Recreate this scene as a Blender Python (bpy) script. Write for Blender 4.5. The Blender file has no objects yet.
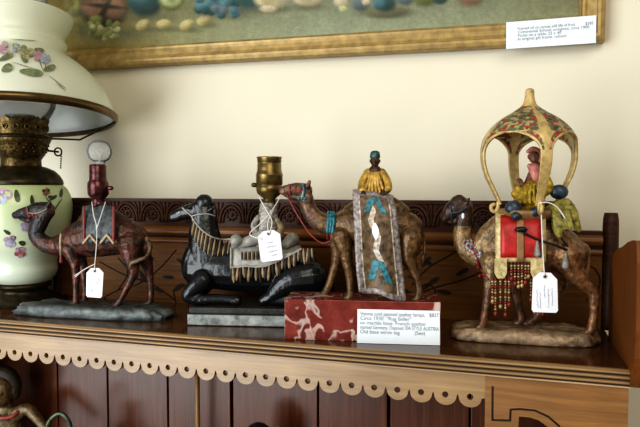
import bpy, bmesh, math, random
from mathutils import Vector, Matrix, noise
from mathutils.bvhtree import BVHTree

S = bpy.context.scene
COL = S.collection
PI = math.pi
V = Vector

# ------------------------------------------------------------------ camera
FPX = 620.0
YAW = math.radians(17.1)
PITCH = math.radians(-2.63)
CAM = V((0, -0.73, 0.20))
FW = V((-math.sin(YAW) * math.cos(PITCH), math.cos(YAW) * math.cos(PITCH), math.sin(PITCH)))
RT = V((math.cos(YAW), math.sin(YAW), 0))
UP = RT.cross(FW)


def ray(px, py):
    return FW + RT * ((px - 320) / FPX) + UP * ((213.5 - py) / FPX)


def at_y(px, py, y):
    d = ray(px, py)
    return CAM + d * ((y - CAM.y) / d.y)


def make_camera():
    cd = bpy.data.cameras.new('camera')
    cd.sensor_width = 36.0
    cd.lens = FPX / 640.0 * 36.0
    cd.clip_start = 0.01
    co = bpy.data.objects.new('camera', cd)
    COL.objects.link(co)
    m = Matrix((RT, UP, -FW)).transposed().to_4x4()
    m.translation = CAM
    co.matrix_world = m
    S.camera = co


make_camera()

# ------------------------------------------------------------------ materials


def nodes_of(name):
    m = bpy.data.materials.new(name)
    m.use_nodes = True
    nt = m.node_tree
    b = nt.nodes['Principled BSDF']
    return m, nt, b


def c4(c):
    return (c[0], c[1], c[2], 1.0)


def tex_coord(nt, scale=(1, 1, 1), rot=(0, 0, 0)):
    tc = nt.nodes.new('ShaderNodeTexCoord')
    mp = nt.nodes.new('ShaderNodeMapping')
    mp.inputs['Scale'].default_value = scale
    mp.inputs['Rotation'].default_value = rot
    nt.links.new(tc.outputs['Object'], mp.inputs['Vector'])
    return mp.outputs['Vector']


def add_noise(nt, vec, scale, detail=4, rough=0.55, dist=0.0):
    n = nt.nodes.new('ShaderNodeTexNoise')
    n.inputs['Scale'].default_value = scale
    n.inputs['Detail'].default_value = detail
    n.inputs['Roughness'].default_value = rough
    n.inputs['Distortion'].default_value = dist
    nt.links.new(vec, n.inputs['Vector'])
    return n.outputs['Fac']


def add_ramp(nt, fac, stops):
    r = nt.nodes.new('ShaderNodeValToRGB')
    el = r.color_ramp.elements
    el[0].position, el[0].color = stops[0][0], c4(stops[0][1])
    el[1].position, el[1].color = stops[-1][0], c4(stops[-1][1])
    for p, c in stops[1:-1]:
        e = el.new(p)
        e.color = c4(c)
    nt.links.new(fac, r.inputs['Fac'])
    return r.outputs['Color']


def add_mix(nt, a, b, fac, mode='MIX'):
    m = nt.nodes.new('ShaderNodeMix')
    m.data_type = 'RGBA'
    m.blend_type = mode
    for sock, val in ((m.inputs[6], a), (m.inputs[7], b)):
        if isinstance(val, tuple):
            sock.default_value = c4(val)
        else:
            nt.links.new(val, sock)
    if isinstance(fac, (int, float)):
        m.inputs[0].default_value = fac
    else:
        nt.links.new(fac, m.inputs[0])
    return m.outputs[2]


def add_bump(nt, b, fac, strength=0.3, dist=0.001):
    bp = nt.nodes.new('ShaderNodeBump')
    bp.inputs['Strength'].default_value = strength
    bp.inputs['Distance'].default_value = dist
    nt.links.new(fac, bp.inputs['Height'])
    nt.links.new(bp.outputs['Normal'], b.inputs['Normal'])


def plain(name, col, rough=0.5, metal=0.0, var=0.12, scale=120, bump=0.0, coat=0.0, spec=0.5, wear=None):
    """a painted or metal surface: base colour broken up by two noises"""
    m, nt, b = nodes_of(name)
    vec = tex_coord(nt)
    f = add_noise(nt, vec, scale, 5)
    lo = tuple(max(0, c * (1 - 2.2 * var)) for c in col)
    hi = tuple(min(1, c * (1 + 2.2 * var)) for c in col)
    cc = add_ramp(nt, f, [(0.3, lo), (0.7, hi)])
    if wear:
        f2 = add_noise(nt, vec, scale * 0.6, 6, 0.7)
        msk = add_ramp(nt, f2, [(wear[1], (0, 0, 0)), (wear[1] + 0.12, (1, 1, 1))])
        cc = add_mix(nt, cc, wear[0], msk)
    nt.links.new(cc, b.inputs['Base Color'])
    b.inputs['Roughness'].default_value = rough
    b.inputs['Metallic'].default_value = metal
    b.inputs['Specular IOR Level'].default_value = spec
    b.inputs['Coat Weight'].default_value = coat
    b.inputs['Coat Roughness'].default_value = 0.15
    if bump:
        add_bump(nt, b, f, bump, 0.002)
    return m


def wood(name, dark, light, axis='X', rough=0.4, scale=1.0, bump=0.15, coat=0.0, spec=0.5):
    m, nt, b = nodes_of(name)
    sc = {'X': (3, 60, 60), 'Z': (60, 60, 3), 'Y': (60, 3, 60)}[axis]
    vec = tex_coord(nt, tuple(s * scale for s in sc))
    f = add_noise(nt, vec, 3.0, 6, 0.6, 0.6)
    vec2 = tex_coord(nt, (4, 4, 4))
    f2 = add_noise(nt, vec2, 2.0, 2)
    cc = add_ramp(nt, f, [(0.25, dark), (0.55, tuple((a + c) / 2 for a, c in zip(dark, light))), (0.8, light)])
    tone = add_ramp(nt, f2, [(0.3, (0.75, 0.75, 0.75)), (0.7, (1.15, 1.12, 1.1))])
    cc = add_mix(nt, cc, tone, 0.8, 'MULTIPLY')
    nt.links.new(cc, b.inputs['Base Color'])
    b.inputs['Roughness'].default_value = rough
    b.inputs['Specular IOR Level'].default_value = spec
    b.inputs['Coat Weight'].default_value = coat
    b.inputs['Coat Roughness'].default_value = 0.32
    add_bump(nt, b, f, bump, 0.0006)
    return m


def bronze(name, rough=0.38, metal=0.3, hi=1.7, lo=0.28, scale=170, spec=0.5, coat=0.15, bump=0.5):
    """cold-painted cast metal: vertex colour, blotches, worn raised edges and dark hollows"""
    m, nt, b = nodes_of(name)
    at = nt.nodes.new('ShaderNodeAttribute')
    at.attribute_name = 'Tone'
    vec = tex_coord(nt)
    f = add_noise(nt, vec, scale, 6, 0.65)
    f2 = add_noise(nt, vec, scale * 3.2, 3, 0.6)
    br = add_ramp(nt, f, [(0.3, (lo, lo, lo)), (0.52, (1, 1, 1)), (0.75, (hi, hi, hi))])
    cc = add_mix(nt, at.outputs['Color'], br, 1.0, 'MULTIPLY')
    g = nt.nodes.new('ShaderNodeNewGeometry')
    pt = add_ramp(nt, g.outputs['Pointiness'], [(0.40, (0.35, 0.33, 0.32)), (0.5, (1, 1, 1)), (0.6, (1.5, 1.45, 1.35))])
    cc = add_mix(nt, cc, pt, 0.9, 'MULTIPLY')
    nt.links.new(cc, b.inputs['Base Color'])
    b.inputs['Roughness'].default_value = rough
    b.inputs['Metallic'].default_value = metal
    b.inputs['Specular IOR Level'].default_value = spec
    b.inputs['Coat Weight'].default_value = coat
    b.inputs['Coat Roughness'].default_value = 0.2
    add_bump(nt, b, f2, bump, 0.0012)
    return m


def thin_glass(name, tint, opac, rough=0.03):
    """thin clear glass wall: mostly see-through with mirror-like reflections"""
    m = bpy.data.materials.new(name)
    m.use_nodes = True
    nt = m.node_tree
    nt.nodes.clear()
    out = nt.nodes.new('ShaderNodeOutputMaterial')
    tr = nt.nodes.new('ShaderNodeBsdfTransparent')
    tr.inputs['Color'].default_value = c4(tint)
    df = nt.nodes.new('ShaderNodeBsdfDiffuse')
    df.inputs['Color'].default_value = (0.85, 0.88, 0.9, 1)
    gl = nt.nodes.new('ShaderNodeBsdfGlossy')
    gl.inputs['Roughness'].default_value = rough
    fr = nt.nodes.new('ShaderNodeFresnel')
    fr.inputs['IOR'].default_value = 1.2
    m1 = nt.nodes.new('ShaderNodeMixShader')
    m1.inputs[0].default_value = opac
    m2 = nt.nodes.new('ShaderNodeMixShader')
    nt.links.new(tr.outputs[0], m1.inputs[1])
    nt.links.new(df.outputs[0], m1.inputs[2])
    nt.links.new(fr.outputs[0], m2.inputs[0])
    nt.links.new(m1.outputs[0], m2.inputs[1])
    nt.links.new(gl.outputs[0], m2.inputs[2])
    nt.links.new(m2.outputs[0], out.inputs['Surface'])
    return m


def milk_glass(name, top, low, z0, z1, trans=0.3):
    m, nt, b = nodes_of(name)
    vec = tex_coord(nt)
    sep = nt.nodes.new('ShaderNodeSeparateXYZ')
    nt.links.new(vec, sep.inputs[0])
    mr = nt.nodes.new('ShaderNodeMapRange')
    mr.inputs['From Min'].default_value = z0
    mr.inputs['From Max'].default_value = z1
    nt.links.new(sep.outputs['Z'], mr.inputs['Value'])
    cc = add_ramp(nt, mr.outputs[0], [(0.0, low), (0.5, tuple((a + c) / 2 * 1.05 for a, c in zip(low, top))), (1.0, top)])
    nt.links.new(cc, b.inputs['Base Color'])
    b.inputs['Roughness'].default_value = 0.24
    b.inputs['Specular IOR Level'].default_value = 0.55
    out = nt.nodes['Material Output']
    tl = nt.nodes.new('ShaderNodeBsdfTranslucent')
    nt.links.new(cc, tl.inputs['Color'])
    mx = nt.nodes.new('ShaderNodeMixShader')
    mx.inputs[0].default_value = trans
    nt.links.new(b.outputs[0], mx.inputs[1])
    nt.links.new(tl.outputs[0], mx.inputs[2])
    nt.links.new(mx.outputs[0], out.inputs['Surface'])
    return m


def marble(name):
    m, nt, b = nodes_of(name)
    vec = tex_coord(nt)
    n = nt.nodes.new('ShaderNodeTexNoise')
    n.inputs['Scale'].default_value = 16
    n.inputs['Detail'].default_value = 3
    nt.links.new(vec, n.inputs['Vector'])
    warp = add_mix(nt, vec, n.outputs['Color'], 0.12)
    f = add_noise(nt, warp, 13, 2, 0.4, 2.2)
    patch = add_ramp(nt, f, [(0.585, (0, 0, 0)), (0.615, (1, 1, 1))])
    f2 = add_noise(nt, warp, 12, 1, 0.5, 1.5)
    vein = add_ramp(nt, f2, [(0.475, (0, 0, 0)), (0.497, (0.8, 0.8, 0.8)), (0.503, (0.8, 0.8, 0.8)), (0.525, (0, 0, 0))])
    f3 = add_noise(nt, vec, 45, 5, 0.6)
    red = add_ramp(nt, f3, [(0.3, (0.12, 0.022, 0.018)), (0.55, (0.23, 0.045, 0.034)), (0.75, (0.30, 0.075, 0.055))])
    pale = add_ramp(nt, f3, [(0.3, (0.42, 0.26, 0.22)), (0.7, (0.66, 0.54, 0.50))])
    cc = add_mix(nt, red, pale, patch)
    cc = add_mix(nt, cc, (0.62, 0.48, 0.44), vein)
    nt.links.new(cc, b.inputs['Base Color'])
    b.inputs['Roughness'].default_value = 0.22
    return m


def wall_paint(name):
    m, nt, b = nodes_of(name)
    vec = tex_coord(nt)
    f = add_noise(nt, vec, 2.2, 3)
    f2 = add_noise(nt, vec, 220, 4)
    cc = add_ramp(nt, f, [(0.3, (0.76, 0.715, 0.585)), (0.7, (0.80, 0.76, 0.635))])
    nt.links.new(cc, b.inputs['Base Color'])
    b.inputs['Roughness'].default_value = 0.75
    add_bump(nt, b, f2, 0.08, 0.0008)
    return m


def canvas_paint(name):
    m, nt, b = nodes_of(name)
    at = nt.nodes.new('ShaderNodeAttribute')
    at.attribute_name = 'Tone'
    vec = tex_coord(nt)
    f = add_noise(nt, vec, 300, 3, 0.6, 0.4)
    br = add_ramp(nt, f, [(0.3, (0.88, 0.88, 0.88)), (0.7, (1.1, 1.1, 1.1))])
    nt.links.new(add_mix(nt, at.outputs['Color'], br, 1.0, 'MULTIPLY'), b.inputs['Base Color'])
    b.inputs['Roughness'].default_value = 0.55
    b.inputs['Specular IOR Level'].default_value = 0.2
    return m


def howdah_paint(name):
    m, nt, b = nodes_of(name)
    vec = tex_coord(nt)
    vo = nt.nodes.new('ShaderNodeTexVoronoi')
    vo.inputs['Scale'].default_value = 240
    nt.links.new(vec, vo.inputs['Vector'])
    sep = nt.nodes.new('ShaderNodeSeparateColor')
    nt.links.new(vo.outputs['Color'], sep.inputs[0])
    cc = add_ramp(nt, sep.outputs[0], [(0.0, (0.34, 0.05, 0.035)), (0.3, (0.30, 0.08, 0.05)), (0.36, (0.42, 0.33, 0.15)), (0.6, (0.40, 0.36, 0.2)),
                                       (0.66, (0.10, 0.14, 0.06)), (0.85, (0.16, 0.19, 0.1)), (1.0, (0.03, 0.03, 0.02))])
    nt.links.new(cc, b.inputs['Base Color'])
    b.inputs['Roughness'].default_value = 0.45
    add_bump(nt, b, vo.outputs['Distance'], 0.6, 0.002)
    return m


M = {}
M['wall'] = wall_paint('cream wall paint')
M['shelf'] = wood('polished dark shelf wood', (0.065, 0.026, 0.009), (0.15, 0.065, 0.023), 'X', 0.14, 1, 0.04, spec=0.6)
M['oak'] = wood('golden brown oak', (0.19, 0.086, 0.022), (0.38, 0.20, 0.062), 'X', 0.42, 1, 0.10, spec=0.8, coat=0.5)
M['oak_side'] = wood('amber side panel wood', (0.13, 0.047, 0.010), (0.24, 0.092, 0.021), 'Z', 0.5, 1, 0.12, spec=0.3)
M['apron'] = wood('pale sheen oak', (0.23, 0.137, 0.055), (0.43, 0.295, 0.145), 'X', 0.42, 1, 0.10, spec=0.8, coat=0.55)  # golden oak with the window sheen put into a paler base colour
M['groove'] = plain('dark groove', (0.03, 0.013, 0.006), 0.7)
M['frieze'] = wood('dark carved oak', (0.030, 0.012, 0.007), (0.125, 0.055, 0.030), 'X', 0.45, 1, 0.2, spec=0.3)
M['gallery'] = wood('brown gallery oak', (0.10, 0.044, 0.011), (0.27, 0.125, 0.034), 'X', 0.45, 1, 0.15, spec=0.2)
M['rail'] = wood('honey rail oak', (0.15, 0.058, 0.013), (0.30, 0.13, 0.034), 'X', 0.32, 1, 0.1)
M['engrave'] = plain('engraved dark line', (0.018, 0.008, 0.004), 0.7)
M['plank'] = wood('reddish plank wood', (0.06, 0.017, 0.007), (0.17, 0.055, 0.020), 'Z', 0.30, 1, 0.2, spec=0.55)
M['partition'] = wood('pale partition edge', (0.25, 0.14, 0.05), (0.42, 0.26, 0.10), 'Z', 0.4)
M['gold_frame'] = plain('antique gilt frame', (0.40, 0.285, 0.115), 0.4, 0.2, 0.12, 60, 0.1)
M['gilt_line'] = plain('dark gilt line', (0.24, 0.14, 0.05), 0.5)
M['canvas'] = canvas_paint('oil painted canvas')
M['paper'] = plain('white card paper', (0.78, 0.84, 0.90), 0.6, 0, 0.02, 20)
M['ink'] = plain('grey ink', (0.20, 0.22, 0.25), 0.7)
M['pencil'] = plain('pale pen ink', (0.36, 0.36, 0.52), 0.7)
M['tag'] = plain('white tag card', (0.80, 0.82, 0.86), 0.6, 0, 0.02, 30)
M['string'] = plain('white cotton string', (0.74, 0.72, 0.70), 0.8, 0, 0.06)
M['brass'] = plain('aged brass', (0.12, 0.085, 0.032), 0.38, 0.75, 0.35, 150, 0.3)
M['brass_rim'] = plain('shade rim brass', (0.17, 0.115, 0.05), 0.28, 0.75, 0.08, 60)
M['brass_dark'] = plain('dark tarnished brass', (0.05, 0.038, 0.018), 0.36, 0.6, 0.25, 90, 0.2)
M['brass_satin'] = plain('satin brass', (0.22, 0.16, 0.06), 0.33, 0.7, 0.2, 90, 0.05)  # brighter brass for the socket and burner ornament
M['copper'] = plain('dark copper', (0.10, 0.036, 0.036), 0.25, 0.6, 0.3, 120, 0.1)
M['glass'] = thin_glass('clear bulb glass', (0.97, 0.97, 0.96), 0.22)
M['chimney'] = thin_glass('chimney glass', (0.92, 0.90, 0.88), 0.30)
M['filament'] = plain('filament wire', (0.5, 0.5, 0.5), 0.3, 0.8)
M['font'] = milk_glass('pale green painted opal glass', (0.58, 0.67, 0.36), (0.74, 0.82, 0.70), 0.05, 0.20, 0.08)
M['shade'] = milk_glass('opal lamp shade glass', (0.95, 0.97, 0.80), (0.95, 0.97, 0.85), 0.30, 0.46, 0.28)
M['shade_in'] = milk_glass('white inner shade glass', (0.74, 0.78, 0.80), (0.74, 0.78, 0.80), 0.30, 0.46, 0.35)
M['leaf'] = plain('painted leaf', (0.05, 0.07, 0.025), 0.3, 0, 0.25)
M['leaf_pale'] = plain('painted pale leaf', (0.25, 0.29, 0.16), 0.3, 0, 0.2)
M['leaf_dull'] = plain('painted dull leaf', (0.19, 0.19, 0.12), 0.3, 0, 0.2)
M['pink_pale'] = plain('painted pale pink petal', (0.55, 0.33, 0.36), 0.3, 0, 0.15)
M['petal'] = plain('painted purple petal', (0.44, 0.31, 0.40), 0.3, 0, 0.2)
M['petal_red'] = plain('painted rose petal', (0.36, 0.13, 0.14), 0.3, 0, 0.2)
M['petal_blue'] = plain('painted blue petal', (0.42, 0.46, 0.58), 0.3, 0, 0.15)
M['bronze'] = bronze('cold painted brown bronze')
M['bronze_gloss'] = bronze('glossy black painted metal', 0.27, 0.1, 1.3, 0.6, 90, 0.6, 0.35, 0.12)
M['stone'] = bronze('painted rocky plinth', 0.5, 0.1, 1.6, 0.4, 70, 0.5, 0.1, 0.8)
M['cloth_grey'] = plain('pale grey painted cloth', (0.36, 0.355, 0.33), 0.45, 0, 0.14, 110, 0.3, wear=((0.12, 0.115, 0.10), 0.6))
M['mottle'] = plain('mottled grey plaster', (0.30, 0.28, 0.25), 0.5, 0, 0.35, 190, 0.5, wear=((0.10, 0.09, 0.08), 0.58))
M['fringe_tan'] = plain('tan fringe', (0.30, 0.23, 0.14), 0.6, 0, 0.2)
M['fringe_dark'] = plain('dark fringe', (0.035, 0.024, 0.015), 0.6, 0, 0.2)
M['rope'] = plain('grey rope', (0.36, 0.34, 0.31), 0.6)
M['saddle_blue'] = plain('blue grey saddle blanket', (0.085, 0.10, 0.105), 0.5, 0, 0.3, 150, 0.4, wear=((0.16, 0.065, 0.05), 0.62))
M['chevron'] = plain('cream chevron', (0.40, 0.33, 0.22), 0.5, 0, 0.2)
M['teal'] = plain('teal blue paint', (0.045, 0.19, 0.23), 0.4, 0.1, 0.3, 200, 0.3)
M['cap_teal'] = plain('dark teal cap', (0.045, 0.11, 0.115), 0.4, 0.1, 0.3, 200, 0.3)
M['red_rein'] = plain('dull red rein', (0.28, 0.06, 0.045), 0.5)
M['rug'] = plain('brown painted rug', (0.155, 0.105, 0.062), 0.4, 0.2, 0.35, 130, 0.5, wear=((0.30, 0.25, 0.20), 0.6))
M['rug_edge'] = plain('grey lilac rug border', (0.30, 0.265, 0.255), 0.4, 0.15, 0.3, 220, 0.5, wear=((0.14, 0.11, 0.09), 0.6))
M['rug_pale'] = plain('cream rug stripe', (0.48, 0.42, 0.36), 0.4, 0.1, 0.3, 220, 0.4)
M['robe_gold'] = plain('ochre yellow robe', (0.42, 0.27, 0.06), 0.38, 0.2, 0.3, 150, 0.4)
M['robe_yellow'] = plain('mustard robe', (0.36, 0.25, 0.025), 0.45, 0.1, 0.3, 160, 0.4)
M['skin'] = plain('dark painted skin', (0.075, 0.036, 0.022), 0.35, 0.1, 0.2)
M['skin_light'] = plain('brown painted skin', (0.20, 0.10, 0.06), 0.35, 0.1, 0.2)
M['pink'] = plain('pink scarf', (0.52, 0.21, 0.18), 0.5, 0, 0.15)
M['navy'] = plain('navy cushion', (0.045, 0.065, 0.09), 0.35, 0.1, 0.3)
M['cloth_olive'] = plain('olive yellow cloth', (0.25, 0.215, 0.05), 0.5, 0, 0.35, 150, 0.5)
M['saddle_red'] = plain('bright red saddle cloth', (0.42, 0.025, 0.022), 0.42, 0, 0.15, 90, 0.1)
M['gold_paint'] = plain('gold paint', (0.56, 0.42, 0.19), 0.4, 0.15, 0.14, 130, 0.15)
M['ivory_gold'] = plain('ivory gold border', (0.56, 0.46, 0.25), 0.45, 0.1, 0.18, 200, 0.3)
M['howdah'] = howdah_paint('painted howdah dome')
M['black'] = plain('black buckle', (0.012, 0.012, 0.012), 0.4)
M['strap'] = plain('tan strap', (0.28, 0.17, 0.075), 0.5)
M['bead_red'] = plain('red bead', (0.22, 0.025, 0.025), 0.25)
M['bead_gold'] = plain('gold bead', (0.40, 0.30, 0.15), 0.28, 0.5)
M['tassel'] = plain('grey tassel', (0.27, 0.27, 0.23), 0.6, 0, 0.2)
M['marble'] = marble('red marble with white veins')
M['ring_green'] = plain('green bronze', (0.10, 0.12, 0.08), 0.4, 0.5, 0.3)
M['dark_glaze'] = plain('dark plum glaze', (0.035, 0.018, 0.024), 0.25)
M['tan_glaze'] = plain('tan glaze', (0.20, 0.13, 0.08), 0.4)
# ------------------------------------------------------------------ mesh builder


def catmull(pts, n=6):
    """smooth a list of equal-length tuples"""
    if len(pts) < 3:
        out = []
        for a, b in zip(pts, pts[1:]):
            for k in range(n):
                t = k / n
                out.append(tuple(x + (y - x) * t for x, y in zip(a, b)))
        return out + [tuple(pts[-1])]
    P = [pts[0]] + list(pts) + [pts[-1]]
    out = []
    for i in range(1, len(P) - 2):
        p0, p1, p2, p3 = P[i - 1], P[i], P[i + 1], P[i + 2]
        for k in range(n):
            t = k / n
            out.append(tuple(0.5 * (2 * b + (c - a) * t + (2 * a - 5 * b + 4 * c - d) * t * t + (3 * b - a - 3 * c + d) * t ** 3)
                             for a, b, c, d in zip(p0, p1, p2, p3)))
    out.append(tuple(pts[-1]))
    return out


class MB:
    def __init__(self):
        self.bm = bmesh.new()
        self.mats = []

    def mi(self, mat):
        if mat not in self.mats:
            self.mats.append(mat)
        return self.mats.index(mat)

    def face(self, vs, mi, smooth=True):
        try:
            f = self.bm.faces.new(vs)
            f.material_index = mi
            f.smooth = smooth
            return f
        except ValueError:
            return None

    def poly(self, pts, mat):
        return self.face([self.bm.verts.new(p) for p in pts], self.mi(mat), False)

    def box(self, a, b, mat, mtx=None, bevel=0.0):
        mi = self.mi(mat)
        x0, y0, z0 = a
        x1, y1, z1 = b
        cs = [V((x, y, z)) for x in (x0, x1) for y in (y0, y1) for z in (z0, z1)]
        if mtx:
            cs = [mtx @ c for c in cs]
        v = [self.bm.verts.new(c) for c in cs]
        fs = [self.face([v[i] for i in q], mi, False) for q in ((0, 1, 3, 2), (4, 6, 7, 5), (0, 4, 5, 1), (2, 3, 7, 6), (0, 2, 6, 4), (1, 5, 7, 3))]
        if bevel:
            es = list({e for f in fs for e in f.edges})
            r = bmesh.ops.bevel(self.bm, geom=es, offset=bevel, segments=2, profile=0.5, affect='EDGES')
            for f in r['faces']:
                f.material_index = mi

    def rings(self, rings, mat, cap=True, closed=True, smooth=True):
        mi = self.mi(mat)
        vr = [[self.bm.verts.new(p) for p in r] for r in rings]
        n = len(vr[0])
        for a, b in zip(vr, vr[1:]):
            for i in range(n if closed else n - 1):
                j = (i + 1) % n
                self.face((a[i], a[j], b[j], b[i]), mi, smooth)
        if cap:
            self.face(vr[0][::-1], mi, False)
            self.face(vr[-1], mi, False)

    def lathe(self, prof, mat, org=V((0, 0, 0)), seg=48, mtx=None, cap=False):
        R = []
        for r, z in prof:
            ring = [V((r * math.cos(2 * PI * k / seg), r * math.sin(2 * PI * k / seg), z)) for k in range(seg)]
            R.append([(mtx @ p if mtx else p) + org for p in ring])
        self.rings(R, mat, cap)

    def tube(self, pts, radii, mat, seg=10, vax=None, kv=1.0, dome=True):
        """round tube through points; vax/kv flatten it along one axis"""
        n = len(pts)
        if isinstance(radii, (int, float)):
            radii = [radii] * n
        pts = [V(p) for p in pts]
        R = []
        up = V((0.13, 0.31, 0.94)).normalized()
        for i in range(n):
            t = (pts[min(i + 1, n - 1)] - pts[max(i - 1, 0)])
            if t.length < 1e-9:
                t = V((0, 0, 1))
            t.normalize()
            if vax is not None:
                bx = (vax - t * vax.dot(t)).normalized()
            else:
                bx = t.cross(up)
                if bx.length < 1e-4:
                    bx = t.cross(V((1, 0, 0)))
                bx.normalize()
                up = bx.cross(t).normalized()
            nx = bx.cross(t).normalized()
            R.append((pts[i], t, nx, bx, radii[i]))
        rings = []

        def ring(p, nx, bx, r):
            return [p + nx * (r * math.cos(2 * PI * k / seg)) + bx * (kv * r * math.sin(2 * PI * k / seg)) for k in range(seg)]
        if dome:
            p, t, nx, bx, r = R[0]
            for a in (80, 55, 28):
                a = math.radians(a)
                rings.append(ring(p - t * r * math.sin(a), nx, bx, max(r * math.cos(a), 1e-5)))
        for p, t, nx, bx, r in R:
            rings.append(ring(p, nx, bx, r))
        if dome:
            p, t, nx, bx, r = R[-1]
            for a in (28, 55, 80):
                a = math.radians(a)
                rings.append(ring(p + t * r * math.sin(a), nx, bx, max(r * math.cos(a), 1e-5)))
        self.rings(rings, mat)

    def ball(self, c, r, mat, seg=14):
        """ellipsoid, r a number or three radii"""
        if isinstance(r, (int, float)):
            r = (r, r, r)
        c = V(c)
        rings = []
        m = seg // 2 + 1
        for i in range(m + 1):
            a = -PI / 2 + PI * (i + 0.02) / (m + 0.04)
            rings.append([c + V((r[0] * math.cos(a) * math.cos(2 * PI * k / seg), r[1] * math.cos(a) * math.sin(2 * PI * k / seg), r[2] * math.sin(a)))
                          for k in range(seg)])
        self.rings(rings, mat)

    def grid(self, rows, mat, thick=0.0, smooth=True):
        mi = self.mi(mat)
        vr = [[self.bm.verts.new(p) for p in r] for r in rows]
        fs = []
        for a, b in zip(vr, vr[1:]):
            for i in range(len(a) - 1):
                f = self.face((a[i], a[i + 1], b[i + 1], b[i]), mi, smooth)
                if f:
                    fs.append(f)
        if thick:
            bmesh.ops.recalc_face_normals(self.bm, faces=fs)
            r = bmesh.ops.solidify(self.bm, geom=fs, thickness=thick)
            for g in r['geom']:
                if isinstance(g, bmesh.types.BMFace):
                    g.material_index = mi
        return fs

    def prism(self, pts, d, mat):
        """extrude a planar polygon by vector d"""
        mi = self.mi(mat)
        a = [self.bm.verts.new(p) for p in pts]
        b = [self.bm.verts.new(V(p) + d) for p in pts]
        self.face(a[::-1], mi, False)
        self.face(b, mi, False)
        for i in range(len(a)):
            j = (i + 1) % len(a)
            self.face((a[i], a[j], b[j], b[i]), mi, False)

    def add_mesh(self, me, mat, mtx):
        mi = self.mi(mat)
        n0 = len(self.bm.verts)
        f0 = len(self.bm.faces)
        self.bm.from_mesh(me)
        self.bm.verts.ensure_lookup_table()
        self.bm.faces.ensure_lookup_table()
        for v in self.bm.verts[n0:]:
            v.co = mtx @ v.co
        for f in self.bm.faces[f0:]:
            f.material_index = mi
            f.smooth = False

    def mesh(self, name):
        bmesh.ops.recalc_face_normals(self.bm, faces=self.bm.faces[:])
        me = bpy.data.meshes.new(name)
        self.bm.to_mesh(me)
        self.bm.free()
        for m in self.mats:
            me.materials.append(m)
        return me

    def build(self, name, parent=None):
        o = bpy.data.objects.new(name, self.mesh(name))
        COL.objects.link(o)
        o.parent = parent
        return o


def tag(o, label, cat, group=None):
    o['label'] = label
    o['category'] = cat
    if group:
        o['group'] = group
    return o


def struct(o):
    o['kind'] = 'structure'
    return o


def thing(name, label, cat, loc=(0, 0, 0), rotz=0.0, group=None):
    o = bpy.data.objects.new(name, None)
    o.empty_display_size = 0.02
    COL.objects.link(o)
    o.location = loc
    o.rotation_euler = (0, 0, rotz)
    return tag(o, label, cat, group)


def evaluated_mesh(o):
    dg = bpy.context.evaluated_depsgraph_get()
    dg.update()
    return bpy.data.meshes.new_from_object(o.evaluated_get(dg))


def blob(mb, name, parent, voxel=0.0011, smooth=4, tone=None, mat=None, relief=0.0):
    """fuse the overlapping forms in mb into one continuous smooth surface; returns object and BVH"""
    tmp = bpy.data.objects.new('tmp', mb.mesh('tmp'))
    COL.objects.link(tmp)
    md = tmp.modifiers.new('r', 'REMESH')
    md.mode = 'VOXEL'
    md.voxel_size = voxel
    ms = tmp.modifiers.new('s', 'SMOOTH')
    ms.factor = 0.5
    ms.iterations = smooth
    me = evaluated_mesh(tmp)
    old = tmp.data
    bpy.data.objects.remove(tmp)
    bpy.data.meshes.remove(old)
    if relief:
        nrm = [v.normal.copy() for v in me.vertices]
        new = []
        for v, nv in zip(me.vertices, nrm):
            c = v.co
            q = V((c.x * 1.0, c.y, c.z * 0.7))
            new += list(c + nv * relief * (noise.noise(q * 150) + 0.8 * noise.noise(q * 330) + 0.7 * noise.noise(q * 60)))
        me.vertices.foreach_set('co', new)
        me.update()
    me.materials.clear()
    me.materials.append(mat or M['bronze'])
    for p in me.polygons:
        p.use_smooth = True
    if tone:
        at = me.color_attributes.new('Tone', 'FLOAT_COLOR', 'POINT')
        for i, v in enumerate(me.vertices):
            c = tone(v.co)
            at.data[i].color = (c[0], c[1], c[2], 1)
    me.name = name
    o = bpy.data.objects.new(name, me)
    COL.objects.link(o)
    o.parent = parent
    bvh = BVHTree.FromPolygons([v.co.copy() for v in me.vertices], [tuple(p.vertices) for p in me.polygons])
    return o, bvh


def paint_tone(me, fn):
    at = me.color_attributes.new('Tone', 'FLOAT_COLOR', 'POINT')
    for i, v in enumerate(me.vertices):
        c = fn(v.co)
        at.data[i].color = (c[0], c[1], c[2], 1)


_txt = {}


def text_mesh(s, size, align='LEFT'):
    cu = bpy.data.curves.new('t', 'FONT')
    cu.body = s
    cu.size = size
    cu.align_x = align
    o = bpy.data.objects.new('t', cu)
    COL.objects.link(o)
    me = evaluated_mesh(o)
    bpy.data.objects.remove(o)
    return me


def flat_curve_mesh(loops, depth):
    """2D outline with holes, extruded; loops lie in local XY"""
    cu = bpy.data.curves.new('c', 'CURVE')
    cu.dimensions = '2D'
    cu.fill_mode = 'BOTH'
    cu.extrude = depth / 2
    for lp in loops:
        sp = cu.splines.new('POLY')
        sp.points.add(len(lp) - 1)
        for p, q in zip(sp.points, lp):
            p.co = (q[0], q[1], 0, 1)
        sp.use_cyclic_u = True
    o = bpy.data.objects.new('c', cu)
    COL.objects.link(o)
    me = evaluated_mesh(o)
    bpy.data.objects.remove(o)
    return me


XZ = Matrix(((1, 0, 0, 0), (0, 0, -1, 0), (0, 1, 0, 0), (0, 0, 0, 1)))   # local XY drawing -> upright facing -Y


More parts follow.
